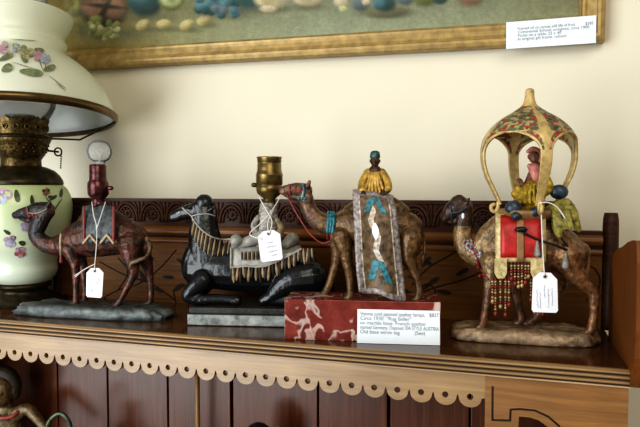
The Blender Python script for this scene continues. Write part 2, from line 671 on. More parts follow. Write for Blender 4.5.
class Fig:
    """an upright figurine frame: u along its length, v away from the viewer, z up"""

    def __init__(self, name, label, cat, org, ang):
        self.org = V((org[0], org[1], 0))
        self.ang = math.radians(ang)
        self.root = thing(name, label, cat, self.org, self.ang)
        self.mw = Matrix.Translation(self.org) @ Matrix.Rotation(self.ang, 4, 'Z')
        self.inv = self.mw.inverted()
        self.c = self.inv @ CAM
        self.rot = self.inv.to_3x3()
        self.vax = V((0, 1, 0))

    def d(self, px, py):
        return self.rot @ ray(px, py)

    def P(self, px, py, v=0.0):
        d = self.d(px, py)
        return self.c + d * ((v - self.c.y) / d.y)

    def s(self, px, py, v=0.0):
        d = self.d(px, py)
        return ((v - self.c.y) / d.y) / FPX

    def hit(self, px, py, bvh, off=0.001, v=0.0):
        d = self.d(px, py).normalized()
        h = bvh.ray_cast(self.c, d)
        if h[0] is None:
            q = bvh.find_nearest(self.P(px, py, v))
            if q[0] is not None:
                p = self.P(px, py, q[0].y)
                return p - d * off
            return self.P(px, py, v)
        return h[0] - d * off

    def limb(self, mb, ctrl, mat=None, kv=1.0, n=5, seg=14):
        """ctrl: (px, py, radius_px[, v])"""
        c = [(q + (0.0,))[:4] if len(q) == 3 else q for q in ctrl]
        c = catmull(c, n)
        mb.tube([self.P(a, b, d) for a, b, r, d in c], [max(r, 0.3) * self.s(a, b, d) for a, b, r, d in c], mat or M['bronze'], seg, self.vax, kv)

    def orb(self, mb, px, py, r, v=0.0, mat=None, ky=1.0, kz=1.0):
        s = self.s(px, py, v)
        mb.ball(self.P(px, py, v), (r * s, r * s * ky, r * s * kz), mat or M['bronze'])

    def cord(self, mb, pts, r, mat, n=6, seg=8):
        """pts in px with v: (px, py, v)"""
        c = catmull(pts, n)
        mb.tube([self.P(*q) for q in c], r, mat, seg)

    def cord_on(self, mb, pts, bvh, r, mat, off=0.0012, n=5):
        c = catmull(pts, n)
        mb.tube([self.hit(a, b, bvh, off) for a, b in c], r, mat, 8)


def lerp_tone(stops):
    """stops along a value"""
    def f(t):
        if t <= stops[0][0]:
            return stops[0][1]
        for (a, ca), (b, cb) in zip(stops, stops[1:]):
            if t <= b:
                k = (t - a) / (b - a)
                return tuple(x + (y - x) * k for x, y in zip(ca, cb))
        return stops[-1][1]
    return f


# ------------------------------------------------------------------ wall and painting
WALL_Y = 0.315
mb = MB()
mb.box((-2.2, WALL_Y, -1.4), (1.6, WALL_Y + 0.1, 1.4), M['wall'])
struct(mb.build('wall_back'))
mb = MB()
mb.box((-2.2, -3.2, -1.46), (1.6, WALL_Y + 0.1, -1.4), wood('brown floor boards', (0.10, 0.05, 0.02), (0.2, 0.1, 0.05), 'X', 0.4))
struct(mb.build('floor'))


def build_painting():
    yF = WALL_Y - 0.024
    a = at_y(605, 40.5, yF)
    b = at_y(70, 69, yF)
    e1 = (b - a).normalized()
    e2 = V((-e1.z, 0, e1.x))
    if e2.z < 0:
        e2 = -e2
    root = thing('painting', 'oil painting of fruit on a table in a gilt frame hung above the figurines', 'painting', a)
    W, H, w = 1.12, 0.55, 0.037

    def L(u, h, y):
        return e1 * u + e2 * h + V((0, y, 0))
    # moulding profile: (inset from outer edge, y towards the viewer negative)
    prof = [(0, 0.022), (0, 0.003), (0.002, -0.001), (0.007, -0.003), (0.011, -0.003), (0.0125, -0.001), (0.018, 0.002), (0.025, 0.003), (0.029, 0.0015), (0.0325, 0.001),
            (0.0335, 0.004), (w, 0.0075), (w, 0.02)]
    mb = MB()
    rings = []
    for i, y in prof:
        rings.append([L(i, i, y), L(W - i, i, y), L(W - i, H - i, y), L(i, H - i, y)])
    mi = mb.mi(M['gold_frame'])
    ml = mb.mi(M['gilt_line'])
    vr = [[mb.bm.verts.new(p) for p in r] for r in rings]
    for k, (r0, r1) in enumerate(zip(vr, vr[1:])):
        for i in range(4):
            j = (i + 1) % 4
            mb.face((r0[i], r0[j], r1[j], r1[i]), ml if k in (9,) else mi, False)
    mb.build('picture_frame', root)
    # canvas: fruit on a table, brushed in softly
    yc = 0.010
    rnd = random.Random(3)
    B = []

    def spot(px, py, rx, ry, col, rot=0.0, soft=0.22, shade=0.35):
        B.append((px, py, rx, ry, col, rot, soft, shade))
    RIND, FLESH, GREEN, TEAL, BLUE = (0.05, 0.045, 0.03), (0.27, 0.165, 0.105), (0.15, 0.17, 0.055), (0.035, 0.085, 0.08), (0.09, 0.18, 0.20)
    YEL, CREAM, SHAD, GRAPE, LIME, PLUM = (0.40, 0.34, 0.13), (0.50, 0.44, 0.30), (0.15, 0.15, 0.09), (0.24, 0.25, 0.09), (0.42, 0.44, 0.24), (0.13, 0.16, 0.17)
    for i in range(26):
        spot(64 + rnd.uniform(0, 22), rnd.uniform(0, 30), 5, 4.5, rnd.choice([GREEN, SHAD, GRAPE, (0.2, 0.17, 0.06)]), 0, 0.6)
    spot(112, 33, 30, 7, SHAD, 0, 0.8, 0)
    spot(104, 9, 24, 19, RIND, 0.1, 0.2)
    spot(94, 7, 12, 11, FLESH, 0, 0.4)
    spot(115, 8, 11, 11, FLESH, 0, 0.4)
    spot(104, 6, 20, 2.2, RIND, 0.1, 0.6)
    spot(104, 11, 3.0, 14, RIND, 0.5, 0.5)
    spot(96, 19, 6, 3.5, GRAPE, 0, 0.5)
    for i in range(30):
        spot(90 + rnd.uniform(0, 28), 24 + rnd.uniform(0, 15) - abs(i % 5), 3.0, 2.8, rnd.choice([GRAPE, GREEN, LIME, GRAPE, SHAD]), 0, 0.4)
    spot(150, 16, 22, 5, SHAD, 0, 0.8, 0)
    spot(145, 2, 18, 14, TEAL, 0, 0.25, 0.6)
    spot(140, -2, 8, 6, BLUE, 0, 0.8)
    spot(171, -1, 13, 12, GREEN, 0, 0.2)
    spot(171, -2, 10.5, 9, LIME, 0, 0.3)
    spot(171, -4, 6, 5, GRAPE, 0, 0.6)
    for x, y, r in ((143, 25, -0.5), (164, 24.5, -0.1), (187, 25, -0.4), (204, 20.5, -0.3)):
        spot(x + 3, y + 4.5, 10, 3, SHAD, 0, 0.8, 0)
        spot(x, y, 7.6, 5.0, YEL, r, 0.25, 0.6)
        spot(x - 1, y - 1.3, 4.4, 2.0, CREAM, r, 0.8, 0)
    spot(225, 12, 30, 7, SHAD, 0, 0.8, 0)
    for i in range(40):
        spot(198 + rnd.uniform(0, 42), rnd.uniform(-6, 15), 4.4, 4.2, rnd.choice([BLUE, TEAL, BLUE, PLUM]), 0, 0.35, 0.6)
    spot(250, 0, 18, 10, TEAL, 0, 0.6)
    for x, y, r, q in ((271, 0, 16, 9), (308, -2, 15, 8)):
        spot(x + 2, y + 9, r, 3.6, SHAD, 0, 0.8, 0)
        spot(x, y, r, q, CREAM, 0, 0.25, 0.5)
        spot(x - 3, y - 2, r * 0.5, 4, YEL, 0, 0.9, 0)
    spot(268, 9, 8, 3.4, CREAM, 0, 0.4)
    for x, y, rx, c in ((341, 2, 7, CREAM), (343, 9, 4, LIME), (385, 12, 26, SHAD), (361, 4, 9, PLUM), (385, 3, 11, TEAL), (379, 4, 6, BLUE), (366, 2, 4, CREAM), (405, -2, 9, PLUM), (425, -3, 12, GREEN), (440, -2, 8, TEAL), (470, -5, 14, FLESH)):
        spot(x, y, rx, rx * (0.8 if rx < 20 else 0.25), c, 0, 0.35, 0.5)
    bgf = lerp_tone([(60, (0.18, 0.145, 0.04)), (110, (0.22, 0.185, 0.07)), (220, (0.24, 0.25, 0.15)), (330, (0.27, 0.29, 0.20)), (480, (0.28, 0.30, 0.20)), (590, (0.27, 0.26, 0.15))])

    def paint(px, py):
        c = list(bgf(px))
        k = 0.82 + 0.010 * max(-20, min(45, py))
        c = [x * min(k, 1.22) for x in c]
        for x, y, rx, ry, col, rot, soft, shd in B:
            dx, dy = px - x, py - y
            if abs(dx) > max(rx, ry) * 1.9 or abs(dy) > max(rx, ry) * 1.9:
                continue
            a, b = dx * math.cos(rot) + dy * math.sin(rot), -dx * math.sin(rot) + dy * math.cos(rot)
            q = math.sqrt((a / rx) ** 2 + (b / ry) ** 2)
            w_ = max(0.0, min(1.0, (1 + soft - q) / (2 * soft)))
            if w_ <= 0:
                continue
            w_ = w_ * w_ * (3 - 2 * w_) * 0.93
            m = 1 + shd * (-0.4 * a / rx - 0.8 * b / ry)
            c = [ci * (1 - w_) + cc * m * w_ for ci, cc in zip(c, col)]
        return c
    us = [w - 0.002 + (W - 2 * w + 0.004) * i / 520 for i in range(521)]
    hs = [w - 0.002 + 0.0016 * i for i in range(58)]
    hs += [hs[-1] + (H - w - hs[-1]) * k for k in (0.1, 0.3, 0.6, 1.0)]
    mb = MB()
    mb.grid([[L(u, h, yc) for u in us] for h in hs], M['canvas'])
    cv = mb.mesh('canvas')
    at = cv.color_attributes.new('Tone', 'FLOAT_COLOR', 'POINT')
    for i, v in enumerate(cv.vertices):
        q = a + v.co - CAM
        zc = q.dot(FW)
        px, py = 320 + FPX * q.dot(RT) / zc, 213.5 - FPX * q.dot(UP) / zc
        c = paint(px, py) if py > -25 else bgf(px)
        n = noise.noise(v.co * 160) * 0.12 + noise.noise(v.co * 55) * 0.10
        at.data[i].color = (max(c[0] * (1 + n), 0.0), max(c[1] * (1 + n), 0.0), max(c[2] * (1 + n), 0.0), 1)
    co = bpy.data.objects.new('canvas', cv)
    COL.objects.link(co)
    co.parent = root
    return root


build_painting()


def card_mesh(mb, o, ex, ey, w, h, lines, size, t=0.0006, left=0.06, top=0.2, pitch=0.125):
    """white card whose lower-left corner is o, with printed lines"""
    nz = ex.cross(ey).normalized()
    mb.prism([o, o + ex * w, o + ex * w + ey * h, o + ey * h], -nz * t, M['paper'])
    for i, ln in enumerate(lines):
        me = text_mesh(ln, size)
        # squeeze the line to the card
        xs = [v.co.x for v in me.vertices] or [0]
        k = min(1.0, (w * (1 - 1.4 * left)) / max(max(xs), 1e-6))
        m = Matrix((ex * k, ey, nz)).transposed().to_4x4()
        m.translation = o + ex * (w * left) + ey * (h * (1 - top - pitch * i)) + nz * 0.0003
        mb.add_mesh(me, M['ink'], m)
        bpy.data.meshes.remove(me)


def build_wall_card():
    yc = WALL_Y - 0.0285
    bl, br, tl, tr = (at_y(*p, yc) for p in ((506, 49), (596, 43), (504.5, 22.5), (594.5, 16)))
    ex, ey = (br - bl), (tl - bl)
    w, h = ex.length, ey.length
    ex.normalize()
    ey = (ey - ex * ey.dot(ex)).normalized()
    mb = MB()
    card_mesh(mb, V((0, 0, 0)), ex, ey, w, h,
              ['    Framed oil on canvas still life of fruit         $385', '    Continental School, unsigned, circa 1900', '    Fruits on a table, 22 x 40', '    in original gilt frame, relined'],
              0.0062, left=0.08, top=0.32, pitch=0.13)
    o = mb.build('description_card')
    o.location = bl
    tag(o, 'white printed card stuck on the lower right corner of the gilt frame', 'card')


build_wall_card()

# ------------------------------------------------------------------ cabinet
XL, XR = -0.86, 0.126
BY = 0.20       # face of the gallery back
hutch = thing('cabinet', 'brown oak cabinet top shelf with carved back gallery and scalloped front edge', 'cabinet', (0, 0, -0.32))
HZ = Matrix.Translation(V((0, 0, 0.32)))


def hb(mb, name, parent=None, label=None):
    """cabinet parts are drawn in place; shift into the cabinet's frame"""
    for v in mb.bm.verts:
        v.co.z += 0.32
    o = mb.build(name, parent or hutch)
    if parent and parent is not hutch:
        o.location = (0, 0, 0)
    if label:
        o['label'] = label
    return o


def build_cabinet():
    # shelf board: top plus a reeded front edge
    mb = MB()
    mb.box((XL, 0.0015, -0.0175), (XR, 0.235, 0.0), M['shelf'])
    hb(mb, 'shelf_board')
    mb = MB()
    x0, x1 = XL, XR
    prof = [(0.004, 0.0003), (0.0, 0.0001)]
    for k in range(3):
        zc = -0.0030 - 0.0056 * k
        for a in range(-70, 71, 20):
            prof.append((0.002 - 0.0042 * math.cos(math.radians(a)), zc - 0.0022 * math.sin(math.radians(a))))
        prof.append((0.0024, zc - 0.0028))
    prof += [(-0.001, -0.0178), (-0.0016, -0.0192), (0.004, -0.0196)]
    mb.rings([[V((x, p[0], p[1])) for p in prof] for x in (x0, x1)], M['apron'], cap=True, closed=True, smooth=False)
    for z in (-0.0058, -0.0114, -0.0170):
        mb.box((x0, -0.0002, z - 0.0007), (x1, 0.003, z + 0.0007), M['groove'])
    hb(mb, 'reeded_edge')
    # scalloped apron with drilled holes
    pitch = 0.0285
    hz = -0.047
    xlast = at_y(470, 402, 0.003).x
    xend = at_y(485, 402, 0.003).x
    n = int((xlast - XL) / pitch)
    xs = [xlast - pitch * k for k in range(n, -1, -1)]
    outline = [(xs[0] - pitch / 2, -0.0180)]
    outline.append((xs[0] - pitch / 2, hz))
    for x in xs:
        for a in range(0, 181, 15):
            t = math.radians(180 + a)
            outline.append((x + 0.0130 * math.cos(t), hz - 0.001 + 0.0115 * math.sin(t)))
        outline.append((x + 0.0143, hz + 0.0022))
    outline[-1] = (xend, hz)
    outline.append((xend, -0.0180))
    loops = [outline]
    for x in xs:
        loops.append([(x + 0.0037 * math.cos(t), hz + 0.0037 * math.sin(t)) for t in [2 * PI * k / 16 for k in range(16)]])
    me = flat_curve_mesh(loops, 0.007)
    mb = MB()
    mb.add_mesh(me, M['apron'], Matrix.Translation(V((0, 0.0065, 0))) @ XZ)
    hb(mb, 'scalloped_apron')
    # corner bracket with an incised line and an arched cut-out
    F = 0.0015

    def q(px, py):
        p = at_y(px, py, F)
        return (p.x, p.z)
    zt = -0.0180
    loop = [(xend, zt), (XR - 0.001, zt), (XR - 0.001, -0.32), q(566, 520), q(562, 470), q(557, 442), q(549, 428), q(539, 420.5), q(530, 417.5), q(519, 416.5), q(517.5, 440), q(517, 520)]
    loop.append((xend, loop[-1][1]))
    me = flat_curve_mesh([loop], 0.009)
    mb = MB()
    mb.add_mesh(me, M['oak'], Matrix.Translation(V((0, F + 0.0045, 0))) @ XZ)
    path = [(492.5, 387), (492.3, 420), (510, 420.5), (510.5, 409.5), (520, 409), (535, 410.5), (548, 416.5), (558, 425), (566, 437)]
    for (a, b) in zip(path, path[1:]):
        mb.tube([at_y(*a, F - 0.0001), at_y(*b, F - 0.0001)], 0.0011, M['engrave'], 8)
    hb(mb, 'corner_bracket')
    # gallery back: carved frieze, rails, engraved panel
    xf = at_y(566, 215, BY).x
    gx0 = at_y(60, 215, BY).x
    gx1 = XR - 0.004
    mb = MB()
    mb.box((gx0 - 0.09, BY + 0.012, 0.0), (gx1, BY + 0.018, 0.105), M['gallery'])
    mb.box((gx0, BY, 0.0), (gx1, BY + 0.0125, 0.105), M['gallery'])
    rnd = random.Random(5)

    def vine(pts, r=0.0011):
        c = catmull(pts, 6)
        mb.tube([at_y(x, y, BY - 0.0002) for x, y in c], r, M['engrave'], 6)

    def leaf(px, py, L, ang, w=0.28):
        pts = []
        for t in range(12):
            a = 2 * PI * t / 12
            x, y = L * 0.5 * math.cos(a), L * w * 0.5 * math.sin(a) * (1 + 0.3 * math.cos(a))
            pts.append(at_y(px + x * math.cos(ang) - y * math.sin(ang), py + x * math.sin(ang) + y * math.cos(ang), BY - 0.0012))
        mb.poly(pts, M['engrave'])
    for ox, mir in ((0, 1), (245, 1)):
        vine([(100 + ox, 300), (118 + ox, 290), (140 + ox, 283), (160 + ox, 268), (176 + ox, 250)])
        vine([(140 + ox, 283), (150 + ox, 268), (146 + ox, 256)])
        vine([(118 + ox, 290), (128 + ox, 272), (118 + ox, 258)])
        vine([(100 + ox, 262), (125 + ox, 275), (152 + ox, 284), (175 + ox, 300)])
        vine([(176 + ox, 302), (174 + ox, 290), (182 + ox, 284), (190 + ox, 290), (188 + ox, 302)])
        leaf(168 + ox, 277, 12, 0.1)
        leaf(150 + ox, 262, 12, -1.1)
        leaf(182 + ox, 262, 13, 0.5)
        leaf(130 + ox, 268, 12, -0.9)
        leaf(178 + ox, 288, 14, -0.5)
        leaf(158 + ox, 290, 12, 0.4)
        leaf(142 + ox, 276, 12, 1.2)
    vine([(412, 285), (428, 268), (450, 255), (468, 244)])
    vine([(410, 296), (440, 286), (462, 280), (485, 270)])
    leaf(426, 262, 14, -0.9)
    leaf(432, 282, 16, -0.6)
    leaf(444, 292, 15, 0.2)
    leaf(425, 298, 14, 0.9)
    leaf(462, 272, 15, -0.5)
    vine([(587, 300), (596, 294), (600, 280), (594, 268), (586, 266)])
    hb(mb, 'engraved_panel')
    mb = MB()
    for zc, r in ((0.1225, 0.0085), (0.1065, 0.0055)):
        mb.rings([[V((x, BY - r * 0.95 * math.cos(t) + 0.002, zc + r * math.sin(t))) for t in [-PI / 2 + PI * k / 10 for k in range(11)]] +
                  [V((x, BY + 0.015, zc + r)), V((x, BY + 0.015, zc - r))] for x in (gx0, gx1)], M['rail'], smooth=False)
    mb.box((gx0, BY - 0.001, 0.1115), (gx1, BY + 0.015, 0.1145), M['engrave'])
    mb.box((gx0, BY + 0.001, 0.1305), (gx1, BY + 0.018, 0.136), M['frieze'])
    hb(mb, 'gallery_rail')
    mb = MB()
    mb.box((gx0, BY + 0.001, 0.136), (xf, BY + 0.018, 0.176), M['frieze'])
    mb.box((gx0, BY - 0.003, 0.172), (xf, BY + 0.018, 0.177), M['frieze'])
    xc0 = at_y(414.5, 218, BY).x
    k = -20
    while k < 12:
        xc = xc0 + 0.05 * k
        k += 1
        if xc - 0.021 < gx0 or xc + 0.021 > xf:
            continue
        zb = 0.1395
        for R, r in ((0.0215, 0.0027), (0.0160, 0.0021)):
            mb.tube([V((xc + R * math.cos(t), BY - 0.0005, zb + (R + 0.0085 if R > 0.02 else R + 0.008) * math.sin(t))) for t in [PI * j / 14 for j in range(15)]], r, M['frieze'], 8)
        for j in range(9):
            t = 2 * PI * j / 9
            mb.ball((xc + 0.0085 * math.cos(t), BY, zb + 0.0115 + 0.0085 * math.sin(t)), (0.0026, 0.0022, 0.0026), M['frieze'], 8)
        mb.ball((xc, BY - 0.0005, zb + 0.0115), (0.0034, 0.003, 0.0034), M['frieze'], 10)
        for dx in (-0.004, 0, 0.004):
            xx = xc + 0.025 + dx
            if xx < xf - 0.002:
                mb.tube([V((xx, BY, zb + 0.002)), V((xx + dx * 0.2, BY, zb + 0.020)), V((xx + dx * 1.1, BY, zb + 0.030))], 0.0017, M['frieze'], 8)
    hb(mb, 'carved_frieze')
    # turned end posts of the gallery
    for xp in (gx1 + 0.0105, gx0 - 0.010):
        mb = MB()
        if xp > 0:
            topz = at_y(614, 213, BY).z
        else:
            topz = at_y(60, 199, BY).z
        prof = []
        for i in range(21):
            z = topz * i / 20
            r = 0.0105
            if i > 17:
                r = 0.0105 * (1 - ((i - 17) / 4.2) ** 3 * 0.5)
            prof.append((r, z))
        rings = []
        for r, z in prof:
            rings.append([V((xp + (r - 0.0009 * (j % 2)) * math.cos(2 * PI * j / 28), BY + 0.004 + (r - 0.0009 * (j % 2)) * math.sin(2 * PI * j / 28), z)) for j in range(28)])
        mb.rings(rings, M['frieze'])
        hb(mb, 'gallery_post')
    # right side panel with its curved top
    X = XR - 0.001
    pr = [(0.152, 0.0), (0.150, 0.090), (0.140, 0.104), (0.115, 0.117), (0.085, 0.124), (0.057, 0.129), (0.03, 0.136), (0.0, 0.141), (-0.022, 0.142), (-0.030, 0.12), (-0.031, 0.05),
          (-0.026, 0.02), (-0.016, 0.0), (-0.008, -0.012), (-0.002, -0.0175), (-0.002, 0.0)]
    mb = MB()
    mb.prism([V((X, y, z)) for y, z in pr], V((0.017, 0, 0)), M['oak_side'])
    hb(mb, 'side_panel')
    # carcass below: plank back, partition, end panel, lower shelf
    mb = MB()
    PB = 0.12
    seams = [at_y(p, 410, PB).x for p in (58, 108, 168, 231, 318, 388, 470)]
    xs = [XL] + seams + [XR - 0.02]
    for i, (a, b) in enumerate(zip(xs, xs[1:])):
        g = 0.0012
        a += 0.002 * (i in (4, 6))
        mb.box((a + g, PB, -0.30), (b - g, PB + 0.012, -0.0176), M['plank'], bevel=0.001)
    mb.box((XL, PB + 0.0115, -0.30), (XR - 0.02, PB + 0.016, -0.0176), M['groove'])
    hb(mb, 'plank_back')
    mb = MB()
    pa = at_y(197.5, 410, 0.095)
    mb.rings([[V((pa.x + 0.0036 * math.cos(2 * PI * k / 14), 0.095 + 0.0036 * math.sin(2 * PI * k / 14), z)) for k in range(14)] for z in (-0.30, -0.0176)], M['partition'])
    hb(mb, 'upright_rod')
    for x in (XL, XR - 0.019):
        mb = MB()
        mb.box((x, 0.012, -0.31), (x + 0.018, 0.20, -0.0176), M['oak_side'])
        hb(mb, 'end_panel')
    mb = MB()
    mb.box((XL, 0.012, -0.32), (XR - 0.001, 0.20, -0.30), M['shelf'])
    hb(mb, 'lower_shelf')
    mb = MB()
    mb.box((XL, 0.006, -1.40), (XR, 0.235, -0.32), M['oak'], bevel=0.003)
    hb(mb, 'lower_carcass')


build_cabinet()

# ------------------------------------------------------------------ oil lamp at the left


def build_oil_lamp():
    yl = 0.140
    ax = at_y(23, 250, yl)
    ax = V((ax.x, yl, 0))
    root = thing('oil_lamp', 'tall antique oil lamp with flower painted opal shade and green font', 'lamp', ax)
    d = (CAM - ax)
    d.z = 0
    d.normalize()
    rt = V((-d.y, d.x, 0))     # right as the viewer sees it
    Z = (ax - CAM).dot(FW) + 0.0
    s = Z / FPX

    def zz(py):
        return at_y(23, py, yl).z

    def lat(mb, prof, mat, seg=56):
        mb.lathe([(r * s, zz(y)) for r, y in prof], mat, seg=seg)
    # base
    mb = MB()
    pb = [(24, 281), (26, 283), (26, 285.5), (22, 287.5), (23, 291), (28, 295.5), (35, 298.5), (38.5, 301), (39.5, 304)]
    prof = [(r * s, zz(y)) for r, y in pb] + [(40 * s, 0.004), (40 * s, 0.0)]
    mb.lathe(prof, M['brass_dark'], cap=True)
    mb.build('base', root)
    # font
    raw = catmull([(37, 184), (42, 189), (45.5, 197), (47, 206), (46.3, 216), (44, 228), (39.5, 243), (34, 254), (31.5, 262), (32, 269), (29.5, 276), (25, 281)], 5)
    mb = MB()
    fp = [(r * s, zz(y)) for r, y in raw]
    mb.lathe(fp, M['font'], cap=True, seg=72)

    lay = [0]
    inv = Matrix.Translation(-ax)
    cl = CAM - ax

    def petal_on(mb, rad, px, py, a, b, rot, mat, zfun):
        """rad is the BVH of the painted glass"""
        lay[0] += 1
        vs = []
        for k in range(14):
            t = 2 * PI * k / 14
            x = a * math.cos(t)
            y = b * math.sin(t) * (1 + 0.25 * math.cos(t))
            qx = px + x * math.cos(rot) - y * math.sin(rot)
            qy = py + x * math.sin(rot) + y * math.cos(rot)
            dd = ray(qx, qy).normalized()
            h = rad.ray_cast(cl, dd)
            if h[0] is None:
                return
            vs.append(h[0] + h[1] * (0.0004 + 0.00003 * lay[0]) * (1 if h[1].dot(dd) < 0 else -1))
        mb.poly(vs, mat)

    def bvh_of(rings):
        vs, fs = [], []
        n = len(rings[0])
        for r in rings:
            vs += r
        for i in range(len(rings) - 1):
            for k in range(n):
                j = (k + 1) % n
                fs.append((i * n + k, i * n + j, (i + 1) * n + j, (i + 1) * n + k))
        return BVHTree.FromPolygons(vs, fs)
    frad = bvh_of([[V((r * math.cos(2 * PI * k / 120), r * math.sin(2 * PI * k / 120), z)) for k in range(120)] for r, z in fp])

    def rose(mb, rad, px, py, r, mats, zfun):
        rr = random.Random(int(px * 7 + py))
        for k in range(6):
            t = 2 * PI * k / 6 + rr.random()
            petal_on(mb, rad, px + r * 0.6 * math.cos(t), py + r * 0.55 * math.sin(t), r * 0.6, r * 0.45, t, mats[k % len(mats)], zfun)
        petal_on(mb, rad, px, py, r * 0.4, r * 0.35, 0, mats[0], zfun)

    def leafs(mb, rad, L, zfun, mat):
        for px, py, a, b, rot in L:
            petal_on(mb, rad, px, py, a, b, rot, mat, zfun)
    rose(mb, frad, 0, 192, 11, [M['petal'], M['petal_blue']], zz)
    leafs(mb, frad, [(17, 196, 6.5, 2.8, 1.4), (32, 200, 5, 2, 1.5), (53, 198, 4.5, 1.6, -0.6), (61, 193, 4.5, 1.7, 1.7), (51, 197.5, 3.5, 2, 0.3), (47, 185, 3, 1.2, 0.8),
                     (22, 243, 3.5, 2.4, 0.3), (13, 238, 3, 1.5, -0.4), (7, 232, 4, 1.6, 0.6)], zz, M['leaf'])
    rose(mb, frad, 46, 192, 3.5, [M['petal_red'], M['leaf']], zz)
    rose(mb, frad, 20, 252, 5.0, [M['petal_red'], M['petal']], zz)
    rose(mb, frad, 10, 241, 5.5, [M['petal_blue'], M['petal']], zz)
    rose(mb, frad, 27, 226, 5.5, [M['petal'], M['petal_blue']], zz)
    leafs(mb, frad, [(57, 205, 0.5, 8, 0.6), (50, 203, 0.5, 9, -0.7), (36, 245, 4, 1.8, 0.8)], zz, M['leaf'])
    mb.build('font', root)
    # brass collar on the font
    mb = MB()
    lat(mb, [(18, 166), (24, 167.5), (31, 171), (35, 175), (38, 180), (39, 183.5), (38, 185.5), (34, 185.5)], M['brass_dark'])
    mb.build('font_collar', root)
    # burner: neck, pierced bowl, band
    mb = MB()
    lat(mb, [(19, 169), (18.5, 160), (20, 157.5), (22, 155), (24.5, 149), (26, 144), (27, 142.5), (28, 140), (28, 137.5), (26, 135.5), (24, 135)], M['brass'])
    for k in range(40):
        for j, (r, y) in enumerate(((25.7, 145.5), (24.7, 148.8), (23.4, 152))):
            t = 2 * PI * (k + 0.5 * (j % 2)) / 40
            mb.ball((r * s * math.cos(t), r * s * math.sin(t), zz(y)), 0.0014, M['groove'] if (k + j) % 2 else M['brass_satin'], 6)
    bn = mb.build('burner', root)
    # crown of pierced leaves
    mb = MB()
    rings = []
    for y, r in ((136, 24), (130, 24.5), (124, 25.5), (119.5, 26.5)):
        rings.append([V((r * s * math.cos(2 * PI * k / 64), r * s * math.sin(2 * PI * k / 64), zz(y + (1.5 if k % 4 == 0 else (-1.8 if k % 4 == 2 else 0)) * (y < 121)))) for k in range(64)])
    mb.rings(rings, M['brass'], cap=False)
    for k in range(16):
        t = 2 * PI * (k + 0.5) / 16
        r = 25.4 * s
        c = V((r * math.cos(t), r * math.sin(t), zz(128)))
        mb.tube([c + V((-math.sin(t), math.cos(t), 0)) * 0.0038 * math.cos(a) + V((0, 0, 0.0042 * math.sin(a))) for a in [2 * PI * j / 10 for j in range(11)]], 0.0009, M['brass_satin'], 6)
        mb.ball(c * 1.0, 0.0016, M['groove'], 6)
    lat(mb, [(15, 136), (15.5, 118), (13.5, 115), (0.5, 114.5)], M['brass_dark'])
    mb.build('burner_crown', root)
    # wick key on the right side, with a little chain
    mb = MB()
    p0 = rt * (24 * s) + V((0, 0, zz(150)))
    p1 = rt * (34 * s) + V((0, 0, zz(151)))
    mb.tube([p0, p1], 0.0017, M['brass_dark'], 8)
    mb.tube([p1 + V((0, 0, 0.007)) * math.sin(a) + rt * 0.006 * math.cos(a) for a in [2 * PI * j / 12 for j in range(13)]], 0.0014, M['brass_dark'], 8)
    for k in range(7):
        mb.ball(rt * ((37 - k * 0.15) * s) + V((0, 0, zz(153.5 + 2.3 * k))), 0.0016, M['brass_dark'], 6)
    mb.build('wick_key', root)
    # shade, leaning a little on its holder
    zr = zz(119)
    tilt = Matrix.Translation(V((0, 0, zr))) @ Matrix.Rotation(math.radians(6.3), 4, rt) @ Matrix.Translation(V((0, 0, -zr)))
    # make sure the near edge goes up
    test = tilt @ (d * 0.1 + V((0, 0, zr)))
    if test.z < zr:
        tilt = Matrix.Translation(V((0, 0, zr))) @ Matrix.Rotation(math.radians(-6.3), 4, rt) @ Matrix.Translation(V((0, 0, -zr)))
    sp = catmull([(89, 117), (88, 110), (84, 99), (77, 86), (67, 73), (56, 63), (46.5, 56), (43, 52), (43.5, 47), (45, 43), (42.5, 38), (43.5, 33), (48, 25), (51, 18), (52, 15)], 4)
    dz = 0.002
    op = [(r * s, zz(y) + dz) for r, y in sp]
    ip = [(max(r - 0.0035, 0.001), z - 0.0012) for r, z in op]
    mb = MB()
    R = [[tilt @ V((r * math.cos(2 * PI * k / 80), r * math.sin(2 * PI * k / 80), z)) for k in range(80)] for r, z in op + ip[::-1]]
    no = len(op)
    mb.rings(R[:no], M['shade'], cap=False)
    mb.rings(R[no - 1:] + [R[0]], M['shade_in'], cap=False)
    srad = bvh_of(R[:no])

    keep = mb
    mb2 = MB()

    zsh = None
    leafs(mb2, srad, [(31, 73, 12, 3.8, 0.12), (49, 69, 6.5, 3.0, -0.35), (7, 69, 6, 4, -0.5), (24, 60, 4, 2.4, 0.9), (6, 58, 8, 2.6, -0.45)], zsh, M['leaf_pale'])
    leafs(mb2, srad, [(39, 51, 5, 2.2, 0.2), (26, 61, 2.6, 1.4, 1.1), (4, 59, 7, 1.6, -0.45)], zsh, M['leaf_dull'])
    leafs(mb2, srad, [(56, 82, 13, 0.3, 0.66), (45, 66, 6, 0.35, 1.5), (40, 64, 8, 0.35, 1.2), (22, 66, 12, 0.3, 0.3), (60, 87, 7, 0.3, 0.7), (24, 41, 14, 0.4, 0.05)], zsh, M['leaf_dull'])
    rose(mb2, srad, 26, 53, 6.5, [M['leaf_pale'], M['ivory_gold']], zsh)
    rose(mb2, srad, 38, 57, 4.5, [M['pink_pale'], M['petal']], zsh)
    rose(mb2, srad, 45, 60, 4.5, [M['petal_blue'], M['petal_blue']], zsh)
    rose(mb2, srad, 16, 49, 4, [M['petal_blue'], M['leaf_pale']], zsh)
    rose(mb2, srad, 3, 49, 6, [M['pink_pale'], M['petal']], zsh)
    me = mb2.mesh('tmp')
    off = {}
    n0 = len(mb.bm.faces)
    mb.bm.from_mesh(me)
    mb.bm.faces.ensure_lookup_table()
